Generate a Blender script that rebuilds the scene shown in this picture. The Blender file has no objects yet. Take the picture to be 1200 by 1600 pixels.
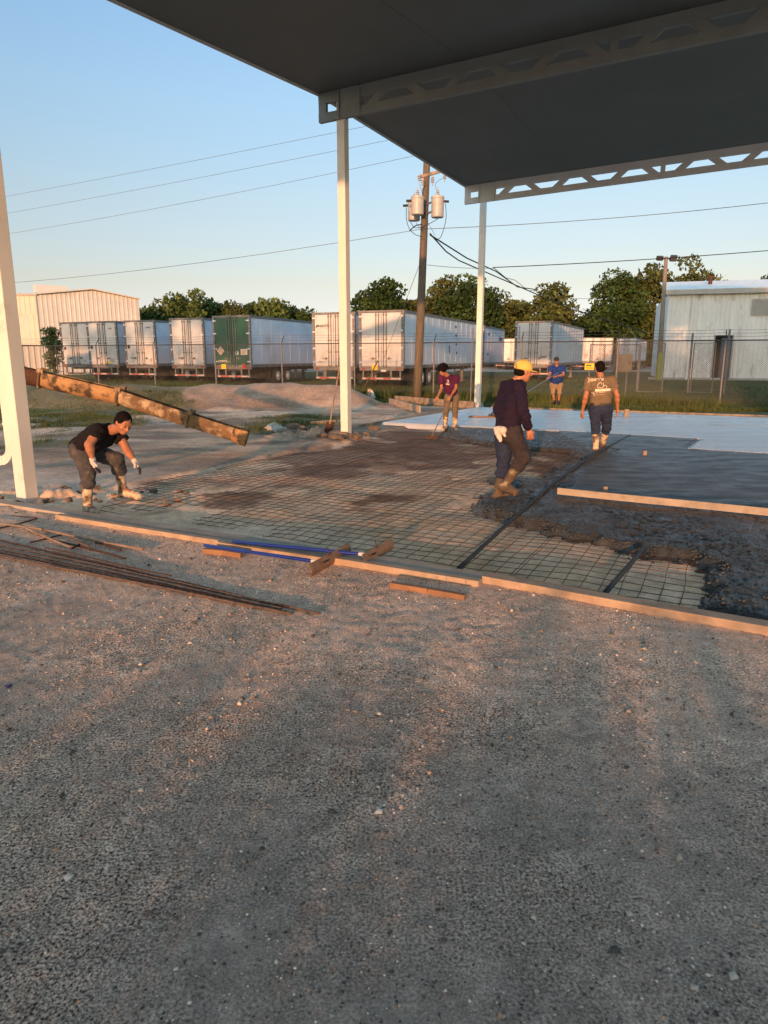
import bpy, bmesh, math, random
import numpy as np
from mathutils import Vector, Matrix, noise as mnoise
from mathutils.bvhtree import BVHTree

R = math.radians
sc = bpy.context.scene
COL = sc.collection
rng = np.random.default_rng(7)
random.seed(7)

# ------------------------------------------------------------------ camera, sky, sun, exposure
CAM_H = 1.68
TILT = R(12.52)
FPX = 1090.0
cam_d = bpy.data.cameras.new('camera'); cam = bpy.data.objects.new('camera', cam_d); COL.objects.link(cam)
cam.location = (0, 0, CAM_H); cam.rotation_euler = (R(90) - TILT, 0, 0)
cam_d.sensor_fit = 'VERTICAL'; cam_d.sensor_height = 36.0; cam_d.sensor_width = 27.0
cam_d.lens = FPX / 1600 * 36.0
cam_d.clip_start = 0.05; cam_d.clip_end = 20000
sc.camera = cam

SUN_EL = R(5.7); SUN_AZ = R(180 + 14)          # azimuth clockwise from +Y: behind and left of the camera
w = bpy.data.worlds.new('World'); sc.world = w; w.use_nodes = True
nt = w.node_tree; nt.nodes.clear()
sky = nt.nodes.new('ShaderNodeTexSky'); sky.sky_type = 'NISHITA'; sky.sun_disc = False
sky.sun_elevation = SUN_EL; sky.sun_rotation = SUN_AZ
sky.altitude = 0; sky.air_density = 1.0; sky.dust_density = 0.2; sky.ozone_density = 2.0
bg = nt.nodes.new('ShaderNodeBackground'); bg.inputs[1].default_value = 0.15
wo = nt.nodes.new('ShaderNodeOutputWorld')
geo = nt.nodes.new('ShaderNodeTexCoord'); sep = nt.nodes.new('ShaderNodeSeparateXYZ'); nt.links.new(geo.outputs['Generated'], sep.inputs[0])
rmp = nt.nodes.new('ShaderNodeValToRGB'); nt.links.new(sep.outputs['Z'], rmp.inputs[0])     # tints the sky by height; overhead part brightened as added fill light
els = rmp.color_ramp.elements; els[0].position = 0.0; els[0].color = (0.321, 0.332, 0.637, 1); els[1].position = .403; els[1].color = (0.576, 0.543, 0.553, 1)
for p_, c_ in ((.026, (0.316, 0.313, 0.543)), (.094, (0.416, 0.313, 0.327)), (.195, (0.509, 0.399, 0.376)), (.307, (0.565, 0.499, 0.476))):
    e_ = els.new(p_); e_.color = (*c_, 1)
e_ = els.new(.62); e_.color = (2.5, 2.15, 1.6, 1)
vm = nt.nodes.new('ShaderNodeVectorMath'); vm.operation = 'DOT_PRODUCT'; vm.inputs[1].default_value = (math.sin(SUN_AZ), math.cos(SUN_AZ), .12); nt.links.new(geo.outputs['Generated'], vm.inputs[0])
mrg = nt.nodes.new('ShaderNodeMapRange'); mrg.inputs[1].default_value = -.35; mrg.inputs[2].default_value = .45; nt.links.new(vm.outputs['Value'], mrg.inputs[0])
mg = nt.nodes.new('ShaderNodeMix'); mg.data_type = 'RGBA'; nt.links.new(mrg.outputs[0], mg.inputs[0]); nt.links.new(rmp.outputs[0], mg.inputs[6]); mg.inputs[7].default_value = (1.12, .88, .74, 1)
mul = nt.nodes.new('ShaderNodeMix'); mul.data_type = 'RGBA'; mul.blend_type = 'MULTIPLY'; mul.inputs[0].default_value = 1
nt.links.new(sky.outputs[0], mul.inputs[6]); nt.links.new(mg.outputs[2], mul.inputs[7])
nt.links.new(mul.outputs[2], bg.inputs[0]); nt.links.new(bg.outputs[0], wo.inputs[0])

sd = bpy.data.lights.new('sun', 'SUN'); so = bpy.data.objects.new('sun', sd); COL.objects.link(so)
sd.energy = 1.4; sd.angle = R(0.6); sd.color = (1.0, 0.45, 0.20)
tosun = Vector((math.cos(SUN_EL) * math.sin(SUN_AZ), math.cos(SUN_EL) * math.cos(SUN_AZ), math.sin(SUN_EL)))
so.rotation_euler = tosun.to_track_quat('Z', 'Y').to_euler(); so.location = tosun * 30 + Vector((0, 0, 20))

sc.view_settings.view_transform = 'Standard'; sc.view_settings.look = 'None'
sc.view_settings.exposure = 2.05; sc.view_settings.gamma = 1.0
sc.cycles.use_denoising = True
sc.cycles.max_bounces = 6; sc.cycles.diffuse_bounces = 3; sc.cycles.transparent_max_bounces = 12

# ------------------------------------------------------------------ geometry helpers
ST, CT = math.sin(TILT), math.cos(TILT)
def ray(px, py):
    u = (px - 600) / FPX; v = (py - 800) / FPX
    return Vector((u, CT - v * ST, -ST - v * CT))
def P(px, py, z=0.0):                      # point of height z under a picture position
    r = ray(px, py); t = (z - CAM_H) / r.z
    return Vector((r.x * t, r.y * t, z))
def D(px, py, Y):                          # point at distance Y
    r = ray(px, py); t = Y / r.y
    return Vector((r.x * t, Y, CAM_H + r.z * t))
def dist_top(py, z):
    r = ray(600, py); return (z - CAM_H) / r.z * r.y

GA = R(26.6)
G = Vector((math.sin(GA), math.cos(GA), 0))      # along the columns
B = Vector((math.cos(GA), -math.sin(GA), 0))     # along the beams
UP = Vector((0, 0, 1))

class MB:
    def __init__(s): s.v = []; s.f = []; s.mi = []; s.cm = 0
    def add(s, vs, fs):
        n = len(s.v); s.v += [tuple(a) for a in vs]; s.f += [tuple(i + n for i in f) for f in fs]; s.mi += [s.cm] * len(fs); return s
    def obox(s, c, ax, ay, az):            # centre and three half vectors
        c, ax, ay, az = Vector(c), Vector(ax), Vector(ay), Vector(az)
        vs = [c + ax * i + ay * j + az * k for k in (-1, 1) for j in (-1, 1) for i in (-1, 1)]
        fs = [(0, 2, 3, 1), (4, 5, 7, 6), (0, 1, 5, 4), (2, 6, 7, 3), (0, 4, 6, 2), (1, 3, 7, 5)]
        if ax.cross(ay).dot(az) < 0: fs = [f[::-1] for f in fs]
        return s.add(vs, fs)
    def box(s, x0, x1, y0, y1, z0, z1):
        return s.obox(((x0 + x1) / 2, (y0 + y1) / 2, (z0 + z1) / 2), ((x1 - x0) / 2, 0, 0), (0, (y1 - y0) / 2, 0), (0, 0, (z1 - z0) / 2))
    def bar(s, a, b, wd, ht, up=UP):       # rectangular bar from a to b
        a, b = Vector(a), Vector(b); d = (b - a); L = d.length; d.normalize()
        sx = d.cross(up).normalized(); sz = sx.cross(d).normalized()
        return s.obox((a + b) / 2, sx * wd / 2, d * L / 2, sz * ht / 2)
    def tube(s, pts, r, n=8, cap=True):
        pts = [Vector(p) for p in pts]; m = len(pts)
        rs = r if isinstance(r, (list, tuple)) else [r] * m
        vs = []; prev = None
        for i, p in enumerate(pts):
            d = (pts[min(i + 1, m - 1)] - pts[max(i - 1, 0)]).normalized()
            if prev is None:
                a = UP if abs(d.z) < 0.9 else Vector((1, 0, 0)); x = d.cross(a).normalized()
            else: x = (prev - d * prev.dot(d)).normalized()
            prev = x; y = d.cross(x)
            for k in range(n):
                t = 2 * math.pi * k / n; vs.append(p + (x * math.cos(t) + y * math.sin(t)) * rs[i])
        fs = [(i * n + k, i * n + (k + 1) % n, (i + 1) * n + (k + 1) % n, (i + 1) * n + k) for i in range(m - 1) for k in range(n)]
        if cap: fs += [tuple(range(n))[::-1], tuple((m - 1) * n + k for k in range(n))]
        return s.add(vs, fs)
    def prism(s, poly, ext):               # planar polygon extruded by a vector
        n = len(poly); ext = Vector(ext); vs = [Vector(p) for p in poly] + [Vector(p) + ext for p in poly]
        return s.add(vs, [tuple(range(n)), tuple(range(2 * n - 1, n - 1, -1))] + [(i, n + i, n + (i + 1) % n, (i + 1) % n)[::1] for i in range(n)])
    def build(s, name, mat, parent=None, smooth=False, bevel=0, world=True):
        me = bpy.data.meshes.new(name); 
        off = parent_loc(parent) if (parent is not None and world) else Vector((0, 0, 0))
        me.from_pydata([(a[0] - off.x, a[1] - off.y, a[2] - off.z) for a in s.v], [], s.f)
        return finish(name, me, mat, parent, smooth, bevel, s.mi)

def parent_loc(p):
    o = Vector((0, 0, 0))
    while p is not None: o += p.location; p = p.parent
    return o
def finish(name, me, mat, parent=None, smooth=False, bevel=0, mi=None):
    o = bpy.data.objects.new(name, me); COL.objects.link(o)
    mats = mat if isinstance(mat, (list, tuple)) else [mat]
    for m in mats: me.materials.append(m)
    if mi is not None and len(mats) > 1: me.polygons.foreach_set('material_index', mi)
    if smooth: me.polygons.foreach_set('use_smooth', [True] * len(me.polygons))
    bm = None
    if bevel:
        md = o.modifiers.new('bevel', 'BEVEL'); md.width = bevel; md.segments = 2; md.limit_method = 'ANGLE'
    if parent is not None: o.parent = parent
    me.update(); return o
def npmesh(name, V, F, mat, parent=None, smooth=False, attrs=None):
    me = bpy.data.meshes.new(name); V = np.asarray(V, np.float32); F = np.asarray(F, np.int32)
    k = F.shape[1]
    me.vertices.add(len(V)); me.vertices.foreach_set('co', V.ravel())
    me.loops.add(F.size); me.loops.foreach_set('vertex_index', F.ravel())
    me.polygons.add(len(F)); me.polygons.foreach_set('loop_start', np.arange(0, F.size, k, dtype=np.int32))
    me.polygons.foreach_set('loop_total', np.full(len(F), k, np.int32))
    me.update(calc_edges=True)
    if attrs:
        for an, arr in attrs.items():
            at = me.color_attributes.new(an, 'FLOAT_COLOR', 'POINT')
            a4 = np.ones((len(V), 4), np.float32); a4[:, :3] = arr; at.data.foreach_set('color', a4.ravel())
    return finish(name, me, mat, parent, smooth)

def tag(o, label=None, cat=None, group=None, kind=None):
    if label: o['label'] = label
    if cat: o['category'] = cat
    if group: o['group'] = group
    if kind: o['kind'] = kind
    return o
def thing(name, label, cat, loc=(0, 0, 0), rotz=0, group=None):
    o = bpy.data.objects.new(name, None); COL.objects.link(o); o.location = loc; o.rotation_euler = (0, 0, rotz)
    o.empty_display_size = 0.2
    return tag(o, label, cat, group)
def copy_tree(o, parent=None):
    c = o.copy(); COL.objects.link(c)
    if parent is not None: c.parent = parent
    for ch in list(o.children): copy_tree(ch, c)
    return c

# ------------------------------------------------------------------ materials
def nodes(m): return m.node_tree.nodes, m.node_tree.links
def mat(name, col, rough=0.7, col2=None, scale=6.0, lo=0.35, hi=0.65, bump=0.0, bscale=None, bdist=0.01, metal=0.0, spec=0.4, detail=6, stretch=None, attr=None, coat=0, rvar=0.0, dirt=None, dscale=2.0, dlo=0.5, dhi=0.7):
    m = bpy.data.materials.new(name); m.use_nodes = True; N, L = nodes(m); b = N['Principled BSDF']
    b.inputs['Roughness'].default_value = rough; b.inputs['Metallic'].default_value = metal
    b.inputs['Specular IOR Level'].default_value = spec; b.inputs['Coat Weight'].default_value = coat
    tc = N.new('ShaderNodeTexCoord'); src = tc.outputs['Object']
    if stretch:
        mp = N.new('ShaderNodeMapping'); mp.inputs['Scale'].default_value = stretch; L.new(src, mp.inputs[0]); src = mp.outputs[0]
    out = None
    if attr:
        a = N.new('ShaderNodeVertexColor'); a.layer_name = attr; out = a.outputs[0]
    def ns(sc_, det=detail):
        n = N.new('ShaderNodeTexNoise'); n.inputs['Scale'].default_value = sc_; n.inputs['Detail'].default_value = det; n.inputs['Roughness'].default_value = 0.6
        L.new(src, n.inputs[0]); return n.outputs[0]
    def mr(s, a0, a1, b0=0.0, b1=1.0):
        n = N.new('ShaderNodeMapRange'); n.inputs[1].default_value = a0; n.inputs[2].default_value = a1; n.inputs[3].default_value = b0; n.inputs[4].default_value = b1
        L.new(s, n.inputs[0]); return n.outputs[0]
    def mix(f, a, c, mode='MIX'):
        n = N.new('ShaderNodeMix'); n.data_type = 'RGBA'; n.blend_type = mode
        if isinstance(f, float): n.inputs[0].default_value = f
        else: L.new(f, n.inputs[0])
        for i, x in ((6, a), (7, c)):
            if isinstance(x, (tuple, list)): n.inputs[i].default_value = (*x, 1)
            else: L.new(x, n.inputs[i])
        return n.outputs[2]
    if col2 is not None:
        f = mr(ns(scale), lo, hi)
        if attr:
            g = mix(f, col, col2); out = mix(1.0, out, g, 'MULTIPLY')
        else: out = mix(f, col, col2)
    elif not attr: b.inputs['Base Color'].default_value = (*col, 1)
    if dirt is not None:
        f = mr(ns(dscale, 8), dlo, dhi); out = mix(f, out if out is not None else col, dirt)
    if out is not None: L.new(out, b.inputs['Base Color'])
    if rvar: L.new(mr(ns(scale * 0.7), 0.3, 0.7, rough - rvar, rough + rvar), b.inputs['Roughness'])
    if bump:
        bp = N.new('ShaderNodeBump'); bp.inputs['Strength'].default_value = bump; bp.inputs['Distance'].default_value = bdist
        L.new(ns(bscale or scale * 4, 8), bp.inputs['Height']); L.new(bp.outputs[0], b.inputs['Normal'])
    return m

M = {}
M['white_paint'] = mat('white_paint', (.74, .73, .70), .45, (.66, .65, .62), 1.5, spec=.5, dirt=(.45, .40, .33), dscale=3, dlo=.62, dhi=.85)
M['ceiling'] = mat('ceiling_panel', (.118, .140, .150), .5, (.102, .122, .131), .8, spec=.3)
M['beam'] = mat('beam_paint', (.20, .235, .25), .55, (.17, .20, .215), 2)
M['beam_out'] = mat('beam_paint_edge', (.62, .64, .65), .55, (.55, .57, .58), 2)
M['wood'] = mat('lumber', (.44, .34, .25), .75, (.33, .25, .18), 5, stretch=(1, 1, 1), bump=.3, bscale=30, dirt=(.20, .15, .11), dscale=4, dlo=.55, dhi=.75)
M['wood_old'] = mat('weathered_lumber', (.33, .25, .18), .85, (.22, .17, .13), 5, bump=.4, bscale=30, dirt=(.14, .12, .10), dscale=5, dlo=.5, dhi=.7)
M['wood_red'] = mat('reddish_lumber', (.32, .18, .095), .75, (.23, .125, .07), 6, bump=.3, bscale=30, dirt=(.22, .13, .08), dscale=5, dlo=.55, dhi=.75)
M['rust'] = mat('rusty_steel', (.10, .048, .028), .8, (.055, .03, .022), 30, metal=.2)
M['rust_pale'] = mat('rusty_bar', (.15, .115, .095), .75, (.10, .07, .055), 22, metal=.2)
M['rust_wire'] = mat('rusty_wire', (.045, .028, .02), .85, (.07, .035, .02), 12)
M['galv'] = mat('galvanised_steel', (.20, .205, .21), .6, (.15, .155, .16), 8, metal=.4)
M['galv_dark'] = mat('galvanised_wire', (.085, .09, .09), .6, (.06, .06, .06), 8, metal=.4)
M['dark'] = mat('dark_steel', (.03, .03, .032), .6, (.02, .02, .02), 5)
M['rubber'] = mat('tyre_rubber', (.02, .02, .02), .85, (.035, .033, .03), 6)
M['trailer_white'] = mat('trailer_white', (.56, .57, .58), .35, (.49, .49, .50), .7, spec=.5, dirt=(.36, .32, .28), dscale=1.1, dlo=.5, dhi=.8, bump=.25, bscale=.8, bdist=.05)
M['trailer_side'] = mat('trailer_side', (.58, .68, .80), .26, (.52, .60, .70), .5, spec=.6, dirt=(.40, .39, .38), dscale=.6, dlo=.5, dhi=.85, bump=.3, bscale=.9, bdist=.06)  # white sides with the blue of sky-lit shade mixed into the colour
M['trailer_green'] = mat('trailer_green', (.006, .075, .045), .4, (.005, .06, .038), 2, spec=.5)
M['trailer_frame'] = mat('trailer_frame', (.20, .20, .20), .55, (.13, .125, .12), 4, metal=.3)
M['trailer_hw'] = mat('door_hardware', (.12, .12, .12), .5, (.2, .2, .2), 6, metal=.5)
M['rim'] = mat('wheel_rim', (.6, .6, .58), .4, (.5, .5, .48), 5, metal=.3)
M['red'] = mat('red_lens', (.35, .02, .02), .3, spec=.6)
M['redtape'] = mat('red_white_tape', (.5, .45, .42), .5, (.4, .05, .04), 2.2, .48, .52)
M['yellow'] = mat('yellow_plate', (.75, .55, .03), .5, (.65, .46, .03), 20)
M['sticker'] = mat('faded_sticker', (.42, .30, .25), .6, (.5, .38, .33), 9)
M['sticker_w'] = mat('white_sticker', (.6, .6, .58), .6, (.5, .5, .5), 9)
M['ink'] = mat('black_ink', (.03, .03, .035), .6)
M['ink_grey'] = mat('grey_ink', (.22, .22, .23), .6)
M['print'] = mat('shirt_print', (.75, .66, .55), .8)
M['bldg'] = mat('metal_siding', (.60, .58, .54), .5, (.55, .53, .49), .6, dirt=(.45, .40, .34), dscale=.8, dlo=.55, dhi=.85)
M['bldg_cream'] = mat('cream_siding', (.62, .57, .46), .5, (.57, .52, .43), .6)
M['bldg_old'] = mat('weathered_siding', (.76, .77, .76), .6, (.66, .67, .66), 1.0, dirt=(.24, .22, .19), dscale=1.6, dlo=.58, dhi=.8, stretch=(1, 1, .35))
M['trim'] = mat('trim_grey', (.42, .42, .40), .6, (.34, .34, .32), 2)
M['pole_wood'] = mat('pole_wood', (.15, .12, .085), .9, (.09, .075, .058), 2.2, stretch=(6, 6, .6), bump=.6, bscale=9, bdist=.02)
M['cabinet'] = mat('cabinet_paint', (.12, .125, .125), .6, (.09, .095, .095), 5)
M['porcelain'] = mat('transformer_paint', (.40, .40, .38), .4, (.34, .34, .33), 3)
M['wire'] = mat('cable', (.02, .02, .022), .6)
M['wire_far'] = mat('aluminium_cable', (.10, .10, .11), .6)
M['leaf_a'] = mat('foliage_dark', (.030, .050, .014), .7, (.055, .070, .020), .35, spec=.2)
M['leaf_b'] = mat('foliage_olive', (.060, .068, .022), .7, (.090, .085, .028), .35, spec=.2)
M['leaf_c'] = mat('foliage_light', (.07, .10, .028), .7, (.11, .125, .035), .5, spec=.2)
M['bark'] = mat('bark', (.09, .07, .05), .9, (.06, .045, .035), 3)
M['grass'] = mat('grass_blades', (.045, .085, .018), .7, (.085, .11, .032), .5, spec=.2)
M['grass_dry'] = mat('dry_grass', (.16, .12, .04), .8, (.09, .10, .03), .8, spec=.2)
M['blue_paint'] = mat('blue_handle', (.01, .035, .30), .35, (.008, .025, .2), 10, spec=.5)
M['blade'] = mat('rake_blade', (.30, .17, .09), .6, (.21, .12, .07), 12, metal=.1)
M['rock'] = mat('dirt_clod', (.20, .155, .12), .95, (.12, .09, .07), 6, bump=.8, bscale=25, bdist=.02)
M['skin'] = mat('skin', (.38, .17, .10), .55, (.32, .14, .08), 14, spec=.4)
M['skin_light'] = mat('skin_light', (.45, .21, .13), .5, (.38, .17, .105), 14, spec=.4)
M['eye'] = mat('eye_dark', (.02, .015, .012), .3)
M['hair'] = mat('black_hair', (.006, .005, .005), .9, (.012, .010, .009), 40, bump=1, bscale=90, bdist=.01, spec=.08)

# ------------------------------------------------------------------ noise fields on the ground plane
_H = {}
def vnoise(x, y, s, seed=0):
    if seed not in _H: _H[seed] = np.random.default_rng(seed + 100).random((512, 512)).astype(np.float32)
    T = _H[seed]; x = x / s + seed * 13.7; y = y / s + seed * 7.1
    xi = np.floor(x).astype(np.int64); yi = np.floor(y).astype(np.int64); fx = (x - xi); fy = (y - yi)
    fx = fx * fx * (3 - 2 * fx); fy = fy * fy * (3 - 2 * fy)
    a = T[xi & 511, yi & 511]; b = T[(xi + 1) & 511, yi & 511]; c = T[xi & 511, (yi + 1) & 511]; d = T[(xi + 1) & 511, (yi + 1) & 511]
    return (a * (1 - fx) + b * fx) * (1 - fy) + (c * (1 - fx) + d * fx) * fy - 0.5
def fbm(x, y, s, oct=4, seed=0, g=0.5):
    o = 0; a = 1
    for i in range(oct): o = o + a * vnoise(x, y, s, seed + i); s = s * 0.49; a *= g
    return o
def psd(x, y, poly):                       # signed distance to a polygon, positive inside
    poly = [(p[0], p[1]) for p in poly]; n = len(poly); dmin = np.full(x.shape, 1e9); ins = np.zeros(x.shape, bool)
    for i in range(n):
        ax, ay = poly[i]; bx, by = poly[(i + 1) % n]; ex, ey = bx - ax, by - ay
        t = np.clip(((x - ax) * ex + (y - ay) * ey) / (ex * ex + ey * ey + 1e-12), 0, 1)
        dmin = np.minimum(dmin, np.hypot(x - ax - t * ex, y - ay - t * ey))
        if ay != by:
            c = ((ay > y) != (by > y)) & (x < (bx - ax) * (y - ay) / (by - ay) + ax); ins ^= c
    return np.where(ins, dmin, -dmin)
def sstep(a, b, x): t = np.clip((x - a) / (b - a), 0, 1); return t * t * (3 - 2 * t)
def PP(lst, z=0.0): return [P(a, b, z) for a, b in lst]

LC = P(43, 778); MC = P(541, 682); RC = P(746, 638)
A0 = P(-60, 772); A1 = P(1200, 978); AD = (A1 - A0).normalized()
PIT = [A0, A1 + AD * 6, A1 + AD * 6 + G * 19, RC + B * 1.0 + G * .4, RC - B * .2 + G * .4, MC + B * .3 - G * .1, LC + B * .25 + G * .2, A0 + G * .15]
MOUND = [(-16, 27.5), (-9, 25.0), (-4, 25.6), (-1.9, 25.4)]

def seg_dist(x, y, pts):
    d = np.full(x.shape, 1e9)
    for (ax, ay), (bx, by) in zip(pts[:-1], pts[1:]):
        ex, ey = bx - ax, by - ay; t = np.clip(((x - ax) * ex + (y - ay) * ey) / (ex * ex + ey * ey), 0, 1)
        d = np.minimum(d, np.hypot(x - ax - t * ex, y - ay - t * ey))
    return d
STIP = PP([(440, 930), (620, 900), (880, 930), (830, 1010), (600, 1060), (430, 990)])
def ground_fields(x, y):
    r = np.hypot(x, y)
    pit = sstep(-.03, .12, psd(x, y, PIT))
    md = seg_dist(x, y, MOUND)
    mound = np.exp(-(md / (2.1 - .6 * sstep(-5, -1.5, x))) ** 2)
    h = 0.022 * fbm(x, y, 1.5, 3, 3) * sstep(1.0, 6, r)
    h = h + .0045 * fbm(x, y, .22, 3, 9)
    near = 1 - sstep(8, 16, r)
    h = h + near * .0045 * fbm(x, y, .05, 2, 15, .7)
    rough = sstep(-.35, .3, psd(x, y, STIP) + .5 * fbm(x, y, .5, 2, 21)) * (1 - pit)
    rid = np.abs(vnoise(x * .55 + y * .1, y * 1.5, .075, 24)) 
    h = h + rough * (.014 * np.abs(fbm(x * .6, y * 1.35, .075, 2, 25)))
    h = h + (1 - pit) * .006 * np.abs(fbm(x, y, .16, 2, 31)) * sstep(.0, .25, fbm(x, y, 1.6, 2, 33)) * near
    h = h + mound * (.72 + .22 * fbm(x, y, 2.4, 3, 41)) * sstep(0, .4, mound)
    h = h + sstep(14, 20, y) * (1 - sstep(28, 34, y)) * (x < 1) * .10 * fbm(x, y, .9, 3, 44) * (1 - pit)
    # churned dirt at the foot of the left column and at the middle column
    for c, rad, amp in ((LC + Vector((.2, .15, 0)), .9, .07), (MC + Vector((-.7, .1, 0)), 1.0, .18), (LC + Vector((1.6, .25, 0)), .8, .03)):
        dd = np.hypot(x - c.x, (y - c.y) * 1.3)
        h = h + amp * np.exp(-(dd / rad) ** 2) * np.clip(.35 + 1.6 * fbm(x, y, .22, 3, 51), 0, 1.2)
    h = h - pit * (.055 + .02 * fbm(x, y, .5, 3, 61))
    far = sstep(40, 70, r); h = h * (1 - far)
    return h, pit, mound, r
def gz(x, y):
    a = ground_fields(np.array([float(x)]), np.array([float(y)]))[0]; return float(a[0])

rr = np.concatenate([np.geomspace(.25, 60, 690), np.geomspace(61, 9000, 90)])
tt = np.concatenate([np.linspace(R(-37), R(37), 860), np.linspace(R(39), R(321), 90)])
RRg, TTg = np.meshgrid(rr, tt, indexing='ij'); gx = (RRg * np.sin(TTg)).ravel(); gy = (RRg * np.cos(TTg)).ravel()
gh, gpit, gmound, grad = ground_fields(gx, gy)
c_ = lambda *a: np.array(a, np.float32)
def lerp(a, b, t): return a * (1 - t)[:, None] + b * t[:, None]
n1 = fbm(gx, gy, 2.2, 4, 71); n2 = fbm(gx, gy, .55, 4, 77); n3 = fbm(gx, gy, .9, 4, 83)
colr = lerp(c_(.150, .140, .135) * np.ones((len(gx), 3), np.float32), c_(.235, .210, .190)[None, :], np.clip(.45 + n1 * 1.1 + n2 * .5, 0, 1))
# pale dusty band next to the form boards, darker towards the camera
fl = np.abs((gx - A0.x) * AD.y - (gy - A0.y) * AD.x)
inside = gpit
colr = lerp(colr, c_(.29, .26, .235)[None, :], (1 - sstep(.2, 2.6, fl)) * .75 * (1 - inside) * np.clip(.8 + n2 * 1.2, 0, 1))
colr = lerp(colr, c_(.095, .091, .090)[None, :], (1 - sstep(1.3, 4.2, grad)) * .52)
colr = lerp(colr, c_(.10, .095, .09)[None, :], sstep(.18, .45, n2 + n3 * .5) * .3 * (1 - sstep(8, 12, grad)))
for (px, py, rad) in ((375, 1440, .07), (770, 1410, .12), (640, 1240, .3), (160, 1110, .08)):
    c = P(px, py); dd = np.hypot(gx - c.x, (gy - c.y) * 1.0) + .35 * rad * (n2 + n3) * 2.2
    colr = lerp(colr, c_(.20, .19, .185)[None, :], (1 - sstep(.0, rad, dd)) * .45)
# inside the forms: pale lime rock with brown wet stains
lime = lerp(c_(.27, .225, .175) * np.ones((len(gx), 3), np.float32), c_(.46, .41, .34)[None, :], np.clip(.45 + n2 * 1.8, 0, 1))
lime = lerp(lime, c_(.17, .12, .075)[None, :], sstep(.15, .5, n3 * 1.1) * .55)
STAIN = PP([(300, 745), (420, 690), (540, 672), (720, 672), (860, 690), (800, 745), (640, 740), (500, 765)])
st = sstep(-1.1, .8, psd(gx, gy, STAIN) + 3.0 * n3 + 1.5 * n2 + 1.2 * fbm(gx * .4 + gy * .2, gy * 1.3, .7, 3, 88))
lime = lerp(lime, c_(.050, .032, .024)[None, :], st * .85)
lime = lerp(lime, c_(.13, .10, .08)[None, :], (1 - sstep(0, 3.5, np.hypot(gx - LC.x - .8, gy - LC.y))) * .6)
lime = lerp(lime, c_(.40, .24, .16)[None, :], (1 - sstep(.3, 1.3, np.hypot(gx - P(420, 745).x, (gy - P(420, 745).y) * 2) + n2)) * .55)
lime = lime * (1.1 + .7 * (1 - st))[:, None]; colr = lerp(colr, lime, gpit)
# yard behind and left of the forms
backz = sstep(9, 12, gy) * (1 - gpit)
yard = lerp(c_(.068, .056, .045) * np.ones((len(gx), 3), np.float32), c_(.17, .145, .12)[None, :], np.clip(.4 + n1 * 1.3 + fbm(gx * .35, gy, .5, 4, 91) * 1.3, 0, 1))
colr = lerp(colr, yard, backz)
colr = lerp(colr, c_(.125, .10, .08)[None, :], sstep(.15, .6, gmound) * np.clip(.85 + n3, .3, 1))
# soil colour under the grass
LAWN = [(RC.x - 6.5, RC.y + 3.0), (RC.x - .5, RC.y + .7), (RC.x + 16, RC.y - 7.0), (40, 10), (60, 20), (80, 84), (-60, 84), (-60, 33), (-20, 31.2), (-9, 28.6), (-2, 28.0)]
lawn = sstep(-.4, .5, psd(gx, gy, LAWN) + 1.0 * n3)
PATCH1 = PP([(20, 598), (215, 598), (300, 632), (270, 655), (150, 672), (110, 692), (40, 697), (-30, 640)])
PATCH2 = PP([(385, 655), (470, 648), (520, 652), (500, 672), (440, 684), (380, 676)])
def patchw(x, y, nn):
    return np.maximum(sstep(-.3, .9, psd(x, y, PATCH1) + 2.2 * nn), sstep(-.2, .4, psd(x, y, PATCH2) + 1.0 * nn))
pw = patchw(gx, gy, n3)
colr = lerp(colr, c_(.020, .027, .012)[None, :], lawn)
colr = lerp(colr, c_(.035, .038, .018)[None, :], pw * .85)
colr = lerp(colr, c_(.022, .028, .014)[None, :], sstep(100, 140, grad))
nr, na = len(rr), len(tt)
ii, jj = np.meshgrid(np.arange(nr - 1), np.arange(na), indexing='ij'); j2 = (jj + 1) % na
F = np.stack([ii * na + jj, (ii + 1) * na + jj, (ii + 1) * na + j2, ii * na + j2], -1).reshape(-1, 4)[:, ::-1]
grain = np.clip(.30 + 1.3 * n1 + .5 * n2 + .65 * (1 - sstep(1.6, 5.0, grad)), .12, 1.0) * (1 - .5 * gpit)
V = np.stack([gx, gy, gh], 1); grain = np.append(grain, .5)
V = np.vstack([V, [[0, 0, float(gh[:na].mean())]]]); colr = np.vstack([colr, colr[:1]]); colr = colr * np.array([3.0, 2.48, 2.08]); colr = colr * np.minimum(1, (.64 + .20 * np.append(gpit, 0)) / colr.max(1))[:, None]

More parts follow.
